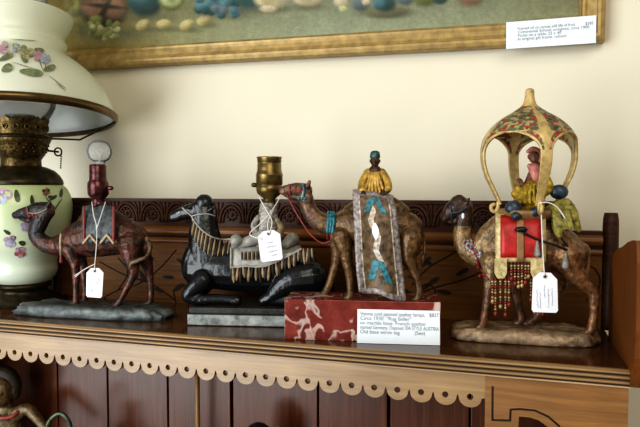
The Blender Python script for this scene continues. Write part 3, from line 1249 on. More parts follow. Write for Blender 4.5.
    for f in mb.bm.faces[n0:]:
        f.material_index = mb.mi(me.materials[f.material_index])
        f.smooth = False
    mb.build('lamp_shade', root)
    # brass rim of the shade
    mb = MB()
    rp = [(88, 121.5), (90.5, 120.8), (92.2, 118.6), (92.2, 115.5), (90.5, 113.6), (88.3, 113.4)]
    R = [[tilt @ V((r * s * math.cos(2 * PI * k / 80), r * s * math.sin(2 * PI * k / 80), zz(y))) for k in range(80)] for r, y in rp]
    R.append(R[0])
    mb.rings(R, M['brass_rim'], cap=False)
    mb.build('shade_rim', root)
    # holder: inner ring and three arms
    mb = MB()
    Rr = 29 * s
    zb = zz(138)
    mb.tube([V((Rr * math.cos(t), Rr * math.sin(t), zb)) for t in [2 * PI * k / 40 for k in range(41)]], 0.0018, M['brass_dark'], 8, dome=False)
    base_ang = math.atan2(rt.y, rt.x)
    for k in range(3):
        t = base_ang + math.radians(-10 + 120 * k)
        e = V((math.cos(t), math.sin(t), 0))
        mb.tube([e * Rr + V((0, 0, zb)), e * (55 * s) + V((0, 0, zb - 0.001)), tilt @ (e * (89 * s) + V((0, 0, zz(121.5))))], 0.0017, M['brass_dark'], 8)
    mb.build('shade_holder', root)
    # glass chimney
    mb = MB()
    cp = catmull([(21, 132), (22, 124), (29, 114), (33, 104), (32, 92), (27, 66), (26.5, 20), (27, -25)], 4)
    lean = Matrix.Translation(V((0, 0, zz(132)))) @ Matrix.Rotation(math.radians(3.4 if tilt.to_euler().to_quaternion().axis.dot(rt) > 0 else -3.4), 4, rt) @ Matrix.Translation(V((0, 0, -zz(132))))
    mb.lathe([(r * s, zz(y)) for r, y in cp], M['chimney'], seg=56, mtx=lean)
    mb.build('glass_chimney', root)


build_oil_lamp()

# ------------------------------------------------------------------ shared figurine pieces


def rock(fig, name, u0, u1, v0, v1, h, seed, tone, amp=0.003, parent=None):
    """low rocky plinth standing on the shelf"""
    mb = MB()
    uc, vc = (u0 + u1) / 2, (v0 + v1) / 2
    a, b = (u1 - u0) / 2, (v1 - v0) / 2
    n = 96
    rings = []

    def sup(t, k):
        ct, st = math.cos(t), math.sin(t)
        e = 0.55
        return (a * k * math.copysign(abs(ct) ** e, ct), b * k * math.copysign(abs(st) ** e, st))
    levels = [(0.0, 0.97), (0.12, 1.0), (0.4, 0.985), (0.7, 0.95), (0.88, 0.88), (0.97, 0.78), (1.0, 0.6), (1.0, 0.4), (1.0, 0.2), (1.0, 0.02)]
    for li, (hz, k) in enumerate(levels):
        ring = []
        for j in range(n):
            x, y = sup(2 * PI * j / n, k)
            q = V((x * 60, y * 60, hz * 3 + seed * 7.3))
            w = noise.noise(q) + 0.6 * noise.noise(q * 2.3)
            out = 1 + (amp / b) * w * (0.5 if hz < 0.1 else 1.0) * (1 if k > 0.7 else 0.2)
            w2 = noise.noise(V((x * 45, y * 45, seed * 3.1))) + 0.7 * noise.noise(V((x * 130, y * 130, seed)))
            z = h * hz * (1 + 0.16 * w2) + (amp * 0.45 * w if 0.3 < hz < 0.95 else 0)
            ring.append(V((uc + x * out, vc + y * out, max(z, 0.0) if li else 0.0)))
        rings.append(ring)
    mb.rings(rings, M['stone'])
    o = mb.build(name, parent or fig.root)
    paint_tone(o.data, tone)
    return o


def price_tag(fig, name_label, corners, strings, v, scrib, seed, knot=None):
    """paper tag with chamfered top corners on a cotton string; corners = tl, tr, br, bl in px"""
    tl, tr, br, bl = [fig.P(x, y, v) for x, y in corners]
    o0 = (tl + tr) / 2
    root = thing('price_tag', name_label, 'price tag', fig.mw @ o0, fig.ang, 'price tags tied to the camel figures')
    mb = MB()
    w = (tr - tl)
    h = (bl - tl)
    pts = [tl + h * 0.16, tl + w * 0.27, tr - w * 0.27, tr + h * 0.16, br - h * 0.06, br - w * 0.08, bl + w * 0.08, bl - h * 0.06]
    nrm = V((0, -1, 0))
    mb.prism([p - o0 for p in pts], V((0, 0.0006, 0)), M['tag'])
    hole = (tl + tr) / 2 + h * 0.10 - o0 + nrm * 0.0003
    mb.tube([hole + V((0.0021 * math.cos(t), 0, 0.0021 * math.sin(t))) for t in [2 * PI * k / 12 for k in range(13)]], 0.0005, M['rope'], 6)
    mb.poly([hole + nrm * 0.0002 + V((0.0014 * math.cos(t), 0, 0.0014 * math.sin(t))) for t in [2 * PI * k / 12 for k in range(12)]], M['groove'])
    rnd = random.Random(seed)
    for (fx0, fy0, fx1, fy1) in scrib:
        pts = []
        for k in range(15):
            t = k / 14
            p = tl + w * (fx0 + (fx1 - fx0) * t + 0.03 * rnd.uniform(-1, 1)) + h * (fy0 + (fy1 - fy0) * t + 0.022 * rnd.uniform(-1, 1)) - o0 + nrm * 0.0002
            pts.append(p)
        mb.tube(pts, 0.00026, M['pencil'], 5)
    mb.build('tag_card', root)
    mb = MB()
    for st in strings:
        c = catmull(st, 6)
        mb.tube([fig.P(*q) - o0 for q in c], 0.0008, M['string'], 7)
    if knot:
        mb.ball(fig.P(*knot) - o0, 0.0016, M['string'], 8)
    mb.build('string', root)
    return root


def lamp_socket(fig, root, px, rows, mat, mat2, v=0.0, knob=None):
    """electric socket shell turned about a vertical axis; rows (r_px, py)"""
    s = fig.s(px, rows[0][1], v)
    mb = MB()
    mb.lathe([(r * s, fig.P(px, y, v).z) for r, y in rows], mat, org=V((fig.P(px, rows[0][1], v).x, v, 0)), seg=40, cap=True)
    o = mb.build('lamp_socket', root)
    if knob:
        mb = MB()
        c = fig.P(px, knob[1], v)
        e = fig.P(knob[0], knob[1], v)
        mb.tube([c, e], 0.0016, mat2, 8)
        dx = (e - c).normalized()
        mb.tube([e - dx * 0.001, e + dx * 0.0022], 0.0034, mat2, 12)
        mb.build('switch_knob', o)
    return o


# ------------------------------------------------------------------ camel lamp with the light bulb


def build_bulb_camel():
    o = at_y(97, 300, 0.078)
    f = Fig('camel_lamp', 'brown bronze standing camel lamp with bare round bulb beside the oil lamp', 'lamp', (o.x, 0.078), 5)
    rt_ = f.root
    u0, u1 = f.P(23, 318, -0.0).x, f.P(172, 318, 0.0).x
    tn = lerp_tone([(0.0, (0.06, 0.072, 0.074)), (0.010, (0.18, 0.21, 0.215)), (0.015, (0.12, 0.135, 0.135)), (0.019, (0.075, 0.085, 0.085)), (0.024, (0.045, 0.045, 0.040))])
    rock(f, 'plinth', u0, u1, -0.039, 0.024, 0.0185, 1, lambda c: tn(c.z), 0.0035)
    mb = MB()
    L = f.limb
    L(mb, [(66, 244, 13), (80, 239, 18), (98, 236, 21), (118, 235, 20), (134, 239, 16), (144, 247, 9)], kv=0.8)
    L(mb, [(88, 224, 12), (98, 214, 10), (108, 218, 11), (122, 227, 11), (136, 235, 9)], kv=0.7)
    L(mb, [(68, 243, 12), (54, 246, 9.5), (42, 242, 8.4), (36, 233, 8.2), (40, 222, 8.6), (45, 213, 8.4)], kv=0.8)
    L(mb, [(46, 211, 9.4), (37, 211.5, 9.2), (27, 213, 6.8), (19, 214, 4.8), (15, 215, 3.6)], kv=0.75)
    L(mb, [(20, 218, 2.0), (28, 220, 3.0), (36, 218, 4)], kv=0.8)
    for v in (-0.006, 0.006):
        L(mb, [(48, 206, 2.6, v), (50, 202, 1.5, v)])
        f.orb(mb, 35, 207.5, 2.0, v)
    L(mb, [(70, 250, 8.4, -0.013), (75, 264, 4.8, -0.014), (76, 279, 3.5, -0.014), (76, 296, 2.9, -0.014), (75.5, 303, 3.4, -0.014), (72.5, 305.5, 3.4, -0.014)])
    L(mb, [(77, 252, 9, 0.012), (83, 267, 4.6, 0.013), (85, 284, 3.4, 0.013), (85, 299, 2.9, 0.013), (82.5, 303, 3.4, 0.013)])
    L(mb, [(131, 245, 14, -0.010), (132.5, 262, 8, -0.013), (134, 273, 4.8, -0.014), (128, 286, 3.5, -0.014), (121, 299, 3.0, -0.014), (117, 305, 3.5, -0.014), (114, 306, 3.2, -0.014)])
    L(mb, [(139, 248, 12, 0.010), (147, 264, 6, 0.013), (150, 278, 3.7, 0.013), (151, 293, 3.0, 0.013), (150, 302, 3.4, 0.013), (147, 304, 3.4, 0.013)])
    xh = f.P(52, 215).x

    def tone(c):
        n = noise.noise(c * 90)
        if c.x < f.P(53, 230).x and c.z > f.P(40, 238).z:
            return (0.035 + 0.01 * n, 0.028, 0.032)
        base = V((0.090, 0.036, 0.024))
        if n > 0.15:
            base = V((0.14, 0.06, 0.044))
        if n < -0.3:
            base = V((0.06, 0.045, 0.042))
        return tuple(base)
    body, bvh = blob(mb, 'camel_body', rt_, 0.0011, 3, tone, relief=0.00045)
    # painted halter
    mb = MB()
    f.cord_on(mb, [(27, 207.5), (28, 213), (29, 219)], bvh, 0.0013, M['red_rein'])
    f.cord_on(mb, [(28, 213), (38, 213), (47, 209)], bvh, 0.0011, M['fringe_tan'])
    for x, y in ((33, 215), (37, 217), (30, 216)):
        mb.ball(f.hit(x, y, bvh, 0.0005), 0.0022, M['red_rein'], 8)
    mb.build('halter', rt_)
    mb = MB()
    f.cord_on(mb, [(61, 234), (60.5, 244), (61, 256)], bvh, 0.002, M['chevron'])
    mb.tube([f.hit(61, 255, bvh, 0.001), f.hit(61, 255, bvh, 0.001) - V((0, 0, 0.010))], [0.0018, 0.003], M['red_rein'], 8)
    mb.build('neck_strap', rt_)
    mb = MB()
    L(mb, [(147, 239, 2.4, -0.006), (150, 247, 2.2, -0.012), (147, 256, 2.0, -0.018), (139, 260, 2.2, -0.022), (132, 263, 2.6, -0.022), (130, 268, 1.6, -0.022)], M['rug'])
    mb.build('tail', rt_)
    # saddle blanket draped over the hump
    mb = MB()
    rows = []
    for i in range(9):
        x = 82 + 33 * i / 8
        top = 204 + 0.012 * (x - 98) ** 2
        hem = 240 + (4.5 if i in (2, 6) else (-2 if i in (0, 4, 8) else 1))
        sec = [(hem, -0.0285), (232, -0.0285), (222, -0.0245), (213, -0.018), (top + 2, -0.010), (top, 0.0), (top + 2, 0.010), (213, 0.018), (222, 0.0245), (240, 0.0285)]
        rows.append([f.P(x, y, v) for y, v in catmull(sec, 3)])
    mb.grid(rows, M['saddle_blue'], 0.0015)
    for x0 in (90, 107):
        for sg in (-1, 1):
            mb.tube([f.P(x0, 235, -0.0305), f.P(x0 + sg * 6.5, 243, -0.0305)], 0.0021, M['chevron'], 8)
    for x0 in (84, 113.5):
        mb.tube([f.P(x0, 207, -0.020), f.P(x0, 222, -0.0275), f.P(x0, 240, -0.0305)], 0.0018, M['red_rein'], 8)
    mb.build('saddle_blanket', rt_)
    # socket and bulb
    sk = lamp_socket(f, rt_, 98.5, [(8, 207), (6.5, 203), (5.5, 199), (8.5, 196.5), (10, 194), (10.3, 188), (10, 183), (8.6, 180.5), (8.2, 179), (8.2, 166), (7.4, 164.5)], M['copper'], M['copper'], 0, (110, 188))
    mb = MB()
    s = f.s(100, 152)
    bp = catmull([(4.5, 164.5), (5.5, 162), (9.5, 159), (12, 153.5), (11.8, 149), (9, 143.5), (4.5, 140.8), (0.3, 140)], 5)
    mb.lathe([(r * s, f.P(100, y).z) for r, y in bp], M['glass'], org=V((f.P(99.5, 152).x, 0, 0)), seg=40)
    b = mb.build('light_bulb', sk)
    b['label'] = 'clear round glass bulb'
    mb = MB()
    c = f.P(99.5, 152)
    mb.tube([c + V((0, 0, -0.018)), c + V((0, 0, -0.006)), c + V((-0.006, 0, 0.002))], 0.0007, M['filament'], 6)
    mb.tube([c + V((0, 0, -0.006)), c + V((0.006, 0, 0.002))], 0.0007, M['filament'], 6)
    mb.tube([c + V((-0.006 + 0.001 * k, 0.0008 * (-1) ** k, 0.002 + 0.0012 * (k % 2))) for k in range(13)], 0.0004, M['filament'], 5)
    # filament support belongs to the socket
    mb.build('filament', sk)
    vt = -0.036
    price_tag(f, 'white price tag tied below the bulb socket of the brown camel lamp', [(86.5, 268), (103.5, 268), (102, 298), (86, 297)],
              [[(92, 202, -0.010), (93.5, 214, -0.028), (96.8, 228, -0.033), (96.5, 245, -0.035), (95, 263, -0.036), (94.5, 270, -0.037)],
               [(105.5, 202, -0.010), (101, 216, -0.028), (97, 228, -0.033)],
               [(95, 264, -0.037), (86, 268.5, -0.038), (75, 275.5, -0.038)], [(95, 264, -0.037), (84, 270, -0.037), (75.5, 277, -0.037)]],
              vt, [(0.7, 0.35, 0.8, 0.5), (0.55, 0.45, 0.75, 0.62), (0.4, 0.6, 0.6, 0.75), (0.3, 0.75, 0.5, 0.85)], 4, (96.8, 228, -0.033))


build_bulb_camel()

# ------------------------------------------------------------------ black kneeling camel lamp


def build_black_camel():
    o = at_y(258, 310, 0.115)
    f = Fig('camel_lamp', 'glossy black kneeling camel lamp with grey fringed saddle and brass socket on black slab', 'lamp', (o.x, 0.115), 12)
    r = f.root
    # plinth
    vf = -0.046
    uA, uB = f.P(187, 325, vf).x, f.P(336, 325, vf).x
    mb = MB()
    mb.box((uA, vf, 0.0), (uB, 0.046, 0.017), M['stone'], bevel=0.002)
    mb.box((uA + 0.002, vf + 0.002, 0.0165), (uB - 0.002, 0.044, 0.026), M['stone'], bevel=0.002)
    pl = mb.build('plinth', r)
    paint_tone(pl.data, lambda c: (0.29, 0.325, 0.34) if c.z < 0.0155 and c.z > 0.001 else (0.035, 0.037, 0.036))
    mb = MB()
    L = f.limb
    L(mb, [(200, 268, 19), (220, 268, 22), (245, 269, 23), (270, 269, 23), (295, 272, 22), (314, 279, 17), (325, 287, 10)], kv=0.82)
    L(mb, [(197, 254, 13), (195.5, 267, 14.5), (202, 283, 12)], kv=0.9)
    L(mb, [(209, 264, 21), (206, 246, 18), (204, 231, 15.5), (204, 217, 13), (202, 209, 11)], kv=0.8)
    L(mb, [(203, 209, 9.5), (194, 211, 8.5), (184, 213, 7), (177, 216, 6), (174, 217, 5.4)], kv=0.8)
    f.orb(mb, 204.5, 203.5, 9.6, 0, ky=0.85)
    for v in (-0.008, 0.008):
        L(mb, [(208, 212, 3, v), (213, 208, 2, v * 1.2)])
        f.orb(mb, 190, 207, 2.2, v * 1.1)
    for v in (-0.030, 0.028):
        L(mb, [(203, 280, 11, v * 0.75), (193, 289, 8, v), (188, 296, 6.8, v), (198, 299, 6, v), (214, 299, 5.4, v), (228, 299.5, 5, v), (237, 300.5, 5.4, v)])
        L(mb, [(312, 277, 17, v * 0.7), (294, 280, 15, v * 0.85), (280, 288, 10, v), (270, 297, 6.6, v), (263, 300.5, 5, v)])
        L(mb, [(272, 300, 5, v), (295, 301, 5.6, v), (322, 300, 6, v)])

    def tone(c):
        return (0.010, 0.0125, 0.0145)
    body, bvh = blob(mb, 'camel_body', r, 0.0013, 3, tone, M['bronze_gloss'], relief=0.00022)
    # eye, nostril highlights kept as paint
    mb = MB()
    for x, y in ((178, 213.5), (179.5, 212.5)):
        mb.ball(f.hit(x, y, bvh, -0.0008), (0.0026, 0.0018, 0.002), M['rope'], 8)
    mb.build('nostril', r)['label'] = 'painted nostril highlight'
    # halter and reins
    mb = MB()
    f.cord_on(mb, [(182.5, 208), (187, 212), (192, 217), (193, 222)], bvh, 0.0013, M['rope'])
    f.cord_on(mb, [(192, 216), (199, 214.5), (208, 214), (215, 216)], bvh, 0.0011, M['rope'])
    f.cord_on(mb, [(193, 219), (198, 226), (204, 232), (212, 237), (222, 239.5), (232, 239)], bvh, 0.0015, M['rope'])
    mb.build('halter', r)
    # collar fringe
    mb = MB()
    mb_line = catmull([(193, 221), (198, 228), (204, 234), (212, 239), (222, 241.5), (231, 241)], 4)
    for i, (x, y) in enumerate(mb_line):
        ln = 12 + 4 * math.sin(i * 0.16)
        pts = [f.hit(x - k * 0.6 + 0.5, y + ln * k / 4, bvh, 0.0016) for k in range(5)]
        mb.tube(pts, [0.0013, 0.0017, 0.0019, 0.0017, 0.0009], M['fringe_tan'] if i % 2 else M['fringe_dark'], 7)
    mb.build('collar_fringe', r)
    # saddle blanket
    mb = MB()
    xs = [231, 238, 246, 256, 266, 276, 286, 294, 301]
    hems = [268, 268, 267, 268, 267, 263, 258, 254, 250]
    tops = [243, 243.5, 244.5, 245, 245, 245, 245, 246, 247]
    rows = []
    for x, h, t in zip(xs, hems, tops):
        sec = [(h, -0.0335), (h * 0.5 + t * 0.5 + 2, -0.0325), (t + 6, -0.026), (t + 0.5, -0.013), (t - 1.5, 0.0), (t + 0.5, 0.013), (t + 6, 0.026), (h, 0.0335)]
        rows.append([f.P(x, y, v) for y, v in catmull(sec, 4)])
    mb.grid(rows, M['cloth_grey'], 0.002)
    mb.tube([f.P(x, h - 1, -0.0345) for x, h in zip(xs, hems)], 0.0016, M['rope'], 8)
    mb.tube([f.P(231, y, v) for y, v in ((268, -0.0345), (256, -0.034), (248, -0.028))], 0.0016, M['rope'], 8)
    bl = mb.build('saddle_blanket', r)
    # hanging fringe: two rows
    mb = MB()
    hem = catmull([(x, h + 0.0) for x, h in zip(xs, hems)] + [(308, 249), (313, 249)], 3)
    for i, (x, y) in enumerate(hem):
        ln = 12 + 2.5 * math.sin(i * 2.1)
        pts = [f.P(x + 0.35 * k * math.sin(i * 1.3 + 1), y + ln * k / 4, -0.0345 + 0.0006 * k) for k in range(5)]
        mb.tube(pts, [0.0014, 0.0021, 0.0025, 0.0023, 0.0012], M['fringe_tan'] if i % 2 else M['fringe_dark'], 7)
    mb.build('blanket_fringe', r)
    mb = MB()
    for i in range(9):
        x = 242 + i * 2.0
        mb.tube([f.P(x, 252 + k * 2.6, -0.0355) for k in range(4)], [0.001, 0.0014, 0.0014, 0.0008], M['fringe_tan'] if i % 2 else M['fringe_dark'], 7)
    mb.build('pad_fringe', r)
    # rolled saddle horns
    mb = MB()
    f.limb(mb, [(236, 241, 6, -0.026), (236, 240, 6, 0), (236, 241, 6, 0.026)], M['cloth_grey'])
    f.limb(mb, [(286, 244, 5, -0.022), (291, 240, 6.5, -0.010), (293, 240, 6.5, 0.010), (288, 244, 5, 0.022)], M['cloth_grey'])
    f.limb(mb, [(240, 244, 5, -0.018), (252, 240, 5.5, -0.018), (262, 236, 6, -0.016)], M['cloth_grey'])
    mb.build('saddle_roll', r)
    # mottled column carrying the socket, with the little bundles at its sides
    mb = MB()
    s = f.s(268, 220)
    cp = catmull([(14, 246), (12.5, 238), (11, 228), (9.5, 215), (8.2, 206), (7.2, 202.5)], 5)
    mb.lathe([(rr * s * (1 + 0.05 * math.sin(i * 1.9)), f.P(268, y).z) for i, (rr, y) in enumerate(cp)], M['mottle'], org=V((f.P(268, 220).x, 0, 0)), seg=28, cap=True)
    f.limb(mb, [(258, 236, 4, -0.008), (254, 226, 3.5, -0.012), (258, 217, 2.4, -0.008)], M['mottle'])
    f.limb(mb, [(279, 236, 4.4, -0.008), (281, 228, 3.6, -0.012), (277, 220, 2.4, -0.008)], M['fringe_tan'])
    col = mb.build('saddle_column', r)
    lamp_socket(f, r, 269.5, [(6.5, 204), (5.5, 199.5), (7, 197.5), (12, 193.5), (13.2, 190), (13.2, 186), (12.7, 185.6), (12.7, 184.6), (13.2, 184.2), (13.2, 176), (13.6, 175), (13.2, 174), (12.4, 171.5), (12, 170), (12, 164), (11.6, 163.6), (11.6, 162.6), (12, 162.2), (12, 159), (12.6, 158), (12.4, 156.8), (10.5, 156.8)], M['brass_satin'], M['brass_dark'], 0, (255, 185))
    price_tag(f, 'white price tag hanging from the brass socket of the black camel lamp', [(257, 232), (279.5, 229), (283, 259.5), (261, 262.5)],
              [[(259, 197, -0.014), (265, 208, -0.022), (272, 221, -0.036), (269.5, 233, -0.041)],
               [(280, 197, -0.014), (273, 209, -0.024), (262, 222, -0.030), (250, 233, -0.030), (254, 237, -0.040), (262, 239, -0.041)],
               [(277, 203, -0.016), (268, 222, -0.034), (269, 233, -0.041)]],
              -0.040, [(0.4, 0.4, 0.65, 0.38), (0.35, 0.55, 0.75, 0.52), (0.4, 0.7, 0.78, 0.67), (0.5, 0.82, 0.75, 0.8)], 9)


build_black_camel()

# ------------------------------------------------------------------ rug seller on the marble block


def head_form(f, mb, px, py, r, v, mat, face=-1):
    """small cast head turned to the viewer: skull, jaw, nose, ears"""
    s = f.s(px, py, v)
    c = f.P(px, py, v)
    mb.ball(c, (r * s * 0.78, r * s * 0.9, r * s), mat, 16)
    mb.ball(c + V((0, -r * s * 0.25, -r * s * 0.55)), (r * s * 0.55, r * s * 0.6, r * s * 0.5), mat, 12)
    mb.ball(c + V((0, -r * s * 0.95, -r * s * 0.12)), (r * s * 0.14, r * s * 0.22, r * s * 0.24), mat, 8)
    mb.ball(c + V((0, -r * s * 0.85, -r * s * 0.55)), (r * s * 0.26, r * s * 0.12, r * s * 0.09), mat, 8)
    for sx in (-1, 1):
        mb.ball(c + V((sx * r * s * 0.8, 0, 0)), (r * s * 0.12, r * s * 0.22, r * s * 0.3), mat, 8)
        mb.ball(c + V((sx * r * s * 0.3, -r * s * 0.82, r * s * 0.02)), (r * s * 0.16, r * s * 0.1, r * s * 0.09), mat, 8)
    return c, r * s


def hand_form(f, mb, px, py, v, side, mat, s):
    """five short fingers and a palm resting forward"""
    c = f.P(px, py, v)
    mb.ball(c, (3.0 * s, 2.2 * s, 2.0 * s), mat, 10)
    for k in range(4):
        x = (-2.1 + 1.4 * k) * s
        ln = (3.2, 3.9, 4.1, 3.4)[k] * s
        mb.tube([c + V((x, -0.5 * s, 0)), c + V((x, -0.5 * s - ln * 0.6, -0.4 * s)), c + V((x, -0.5 * s - ln * 0.8, -1.6 * s))], [0.62 * s, 0.58 * s, 0.45 * s], mat, 7)
    mb.tube([c + V((side * 2.2 * s, 0, 0)), c + V((side * 3.6 * s, -1.4 * s, -0.3 * s))], [0.7 * s, 0.5 * s], mat, 7)


def build_rug_camel():
    a = V((-0.2767, 0.017, 0))
    b = V((-0.0842, 0.053, 0))
    ang = math.degrees(math.atan2(b.y - a.y, b.x - a.x))
    ux = (b - a).normalized()
    vx = V((-ux.y, ux.x, 0))
    half = 0.031
    o = (a + b) / 2 + vx * half
    f = Fig('camel_figurine', 'bronze camel carrying a robed rug seller and hanging rug, on red and white marble block', 'figurine', (o.x, o.y), ang)
    r = f.root
    vf = -half
    uA, uB = f.P(284.5, 325, vf).x, f.P(440.5, 325, vf).x
    hM = f.P(300, 299.5, vf).z
    mb = MB()
    mb.box((uA, vf, 0), (uB, half, hM), M['marble'], bevel=0.0008)
    mb.build('marble_base', r)
    mb = MB()
    L = f.limb
    L(mb, [(336, 227, 13), (350, 226, 19), (372, 227, 21), (395, 227, 19), (410, 229, 15), (417, 236, 8)], kv=0.78)
    L(mb, [(352, 216, 12), (368, 206, 12), (385, 206, 12), (400, 214, 11)], kv=0.75)
    L(mb, [(338, 226, 13), (325, 224, 11), (314, 217, 9), (308, 207, 7.8), (306, 197, 7.4)], kv=0.8)
    L(mb, [(305, 191, 7.6), (297, 189.5, 7), (290, 189.5, 5.6), (285, 190, 4.6), (283, 191, 4.2)], kv=0.75)
    L(mb, [(285, 194, 2.6), (292, 197, 3.2), (300, 197, 4)], kv=0.8)
    for v in (-0.006, 0.006):
        L(mb, [(308, 186, 2.6, v), (309.5, 181.5, 1.5, v)])
        f.orb(mb, 295, 186.3, 1.8, v)
    v = -0.013
    L(mb, [(342, 237, 11, v * .8), (346, 254, 7, v), (349, 272, 4.6, v), (350.5, 288, 3.7, v), (350, 296, 4.2, v), (347, 299, 3.8, v)])
    L(mb, [(338, 239, 9, -v * .8), (337.5, 257, 6, -v), (332.5, 275, 4.2, -v), (327, 290, 3.6, -v), (323.5, 295, 4.2, -v), (320.5, 296.5, 3.6, -v)])
    L(mb, [(411, 238, 13, v * .7), (408, 256, 8.5, v), (413.5, 270, 5.4, v), (418, 282, 4, v), (419, 292, 3.7, v), (417, 299, 4.2, v), (414, 300.5, 3.6, v)])
    L(mb, [(400, 240, 11, -v * .7), (393, 260, 7, -v), (397, 276, 4.6, -v), (396, 290, 3.8, -v), (393, 296, 4.2, -v)])

    def tone(c):
        n = noise.noise(c * 110)
        k = 0.8 + 0.5 * n
        if c.x < f.P(318, 200).x:
            return (0.19 * k, 0.105 * k, 0.065 * k)
        return (0.19 * k, 0.110 * k, 0.046 * k)
    body, bvh = blob(mb, 'camel_body', r, 0.0010, 3, tone, relief=0.0004)
    mb = MB()
    L(mb, [(419, 232, 2.0, 0), (424, 241, 1.6, 0), (424.5, 252, 1.5, -0.002), (423, 259, 2.2, -0.002), (422, 263, 1.0, -0.002)], M['rug'])
    mb.build('tail', r)
    mb = MB()
    f.cord_on(mb, [(303, 184), (304, 191), (303, 198)], bvh, 0.0014, M['teal'])
    f.cord_on(mb, [(289, 184.5), (289.5, 190), (290, 195)], bvh, 0.0012, M['red_rein'])
    f.cord_on(mb, [(289.5, 190), (297, 190), (304, 191)], bvh, 0.0010, M['red_rein'])
    for x in (299, 302, 305):
        mb.ball(f.hit(x, 198.5, bvh, 0.0005), 0.0023, M['teal'], 8)
    f.cord_on(mb, [(303, 191), (302.5, 195), (301.5, 197)], bvh, 0.001, M['rug_pale'])
    mb.build('halter', r)
    mb = MB()
    for dx in (-2.5, 0, 2.5):
        f.cord_on(mb, [(331 + dx, 212.5), (331 + dx * 1.1, 222), (330 + dx, 232)], bvh, 0.0022, M['teal'])
    for dx in (-2, 0, 2):
        mb.tube([f.hit(329.5 + dx, 233, bvh, 0.001), f.hit(329.5 + dx, 239, bvh, 0.0015)], 0.0013, M['red_rein'], 7)
    mb.build('neck_band', r)
    mb = MB()
    f.cord(mb, [(287, 195, -0.004), (294, 209, -0.012), (303, 224, -0.018), (312, 236, -0.02), (322, 243, -0.02), (330, 241, -0.02)], 0.0009, M['red_rein'])
    mb.build('rein', r)
    # the rug: draped over the saddle, down the near side
    Lx = [(352.5, 193, -0.017), (353, 205, -0.024), (354, 225, -0.028), (355, 250, -0.029), (356.5, 272, -0.0295), (359, 291, -0.029)]
    Rx = [(393.5, 199, -0.017), (396.5, 209, -0.024), (398.5, 226, -0.028), (401, 252, -0.029), (404, 280, -0.0295), (406, 302, -0.029)]
    Lc, Rc = catmull(Lx, 5), catmull(Rx, 5)

    def rugp(t, k, lift=0.0):
        """t down the rug 0..1, k across 0..1"""
        i = t * (len(Lc) - 1)
        i0 = min(int(i), len(Lc) - 2)
        w = i - i0
        l = [a + (b - a) * w for a, b in zip(Lc[i0], Lc[i0 + 1])]
        q = [a + (b - a) * w for a, b in zip(Rc[i0], Rc[i0 + 1])]
        x, y, v = [a + (b - a) * k for a, b in zip(l, q)]
        y -= 3.0 * math.sin(PI * k) * (1 - t) * 1.2
        v -= 0.0022 * math.sin(k * 2 * PI * 1.5 + t * 2.5) * t + 0.002 * math.sin(PI * k)
        y += 1.2 * math.sin(k * 9 + 1) * t
        return f.P(x, y, v - lift)
    mb = MB()
    nt_, nk = 26, 16
    rows = [[rugp(i / nt_, k / nk) for k in range(nk + 1)] for i in range(nt_ + 1)]
    over = [[f.P(352.5 + 41 * k / nk, 193 + 6 * k / nk + dy - 3.6 * math.sin(PI * k / nk), vv) for k in range(nk + 1)] for dy, vv in ((2, 0.020), (-2.5, 0.012), (-3.5, 0.0), (-2.2, -0.010))]
    mb.grid(over + rows, M['rug_edge'], 0.0016)

    def patch(t0, t1, k0, k1, mat, lift, n=8):
        mb.grid([[rugp(t0 + (t1 - t0) * i / n, k0 + (k1 - k0) * j / n, lift) for j in range(n + 1)] for i in range(n + 1)], mat)
    patch(0.08, 0.93, 0.15, 0.86, M['rug'], 0.0012, 20)
    patch(0.06, 0.94, 0.135, 0.165, M['rug_pale'], 0.0014, 14)
    patch(0.06, 0.94, 0.83, 0.86, M['rug_pale'], 0.0014, 14)

    def diamond(t, k, dt, dk, mat, lift):
        for sg in (-1, 1):
            mb.grid([[rugp(t + dt * (i / 6 - 0.5) * 2 * 0.9, k + sg * (0.04 + dk * (i / 6)) + (j - 0.5) * dk * 1.0, lift) for j in (0, 0.5, 1)] for i in range(7)], mat)
    diamond(0.2, 0.50, 0.10, 0.15, M['teal'], 0.0019)
    diamond(0.77, 0.49, 0.09, 0.15, M['teal'], 0.0019)
    mb.grid([[rugp(0.22 + 0.5 * i / 14, 0.38 + 0.16 * i / 14 + 0.05 * math.sin(i) + (j - 0.5) * 0.13, 0.0016) for j in (0, 0.5, 1)] for i in range(15)], M['rug_pale'])
    mb.grid([[rugp(0.40 + 0.13 * i / 5, 0.47 + (j - 0.5) * 0.16 * math.sin(PI * (i + 0.4) / 5.8), 0.0021) for j in (0, 0.5, 1)] for i in range(6)], M['tag'])
    mb.build('rug', r)
    # rider: continuous body, then robe and cap
    mb = MB()
    c, hr = head_form(f, mb, 375, 161, 6.0, -0.001, M['skin'])
    L(mb, [(375, 166, 2.6), (375, 172, 3.0)], M['skin'])
    L(mb, [(375, 172, 7), (374.5, 182, 7.5), (374.5, 196, 8.5)], M['skin'], kv=0.8)
    s = f.s(375, 190)
    for sx in (-1, 1):
        L(mb, [(375 + sx * 7.5, 173, 2.8, 0), (375 + sx * 11.5, 182, 2.4, -0.006), (375 + sx * 10.5 - 1.5, 191, 1.9, -0.014)], M['skin'])
        hand_form(f, mb, 375 + sx * 10 - 1.5, 192.5, -0.0165, -sx, M['skin'], s)
    rider, rb = blob(mb, 'rider', r, 0.0006, 1, None, M['skin'])
    rider['label'] = 'small seated man in yellow robe and teal cap'
    mb = MB()
    L(mb, [(375, 169, 4.8), (375, 174, 9), (374.5, 183, 10.5), (374.5, 192, 13.5), (375, 200, 15.5)], M['robe_gold'], kv=0.72)
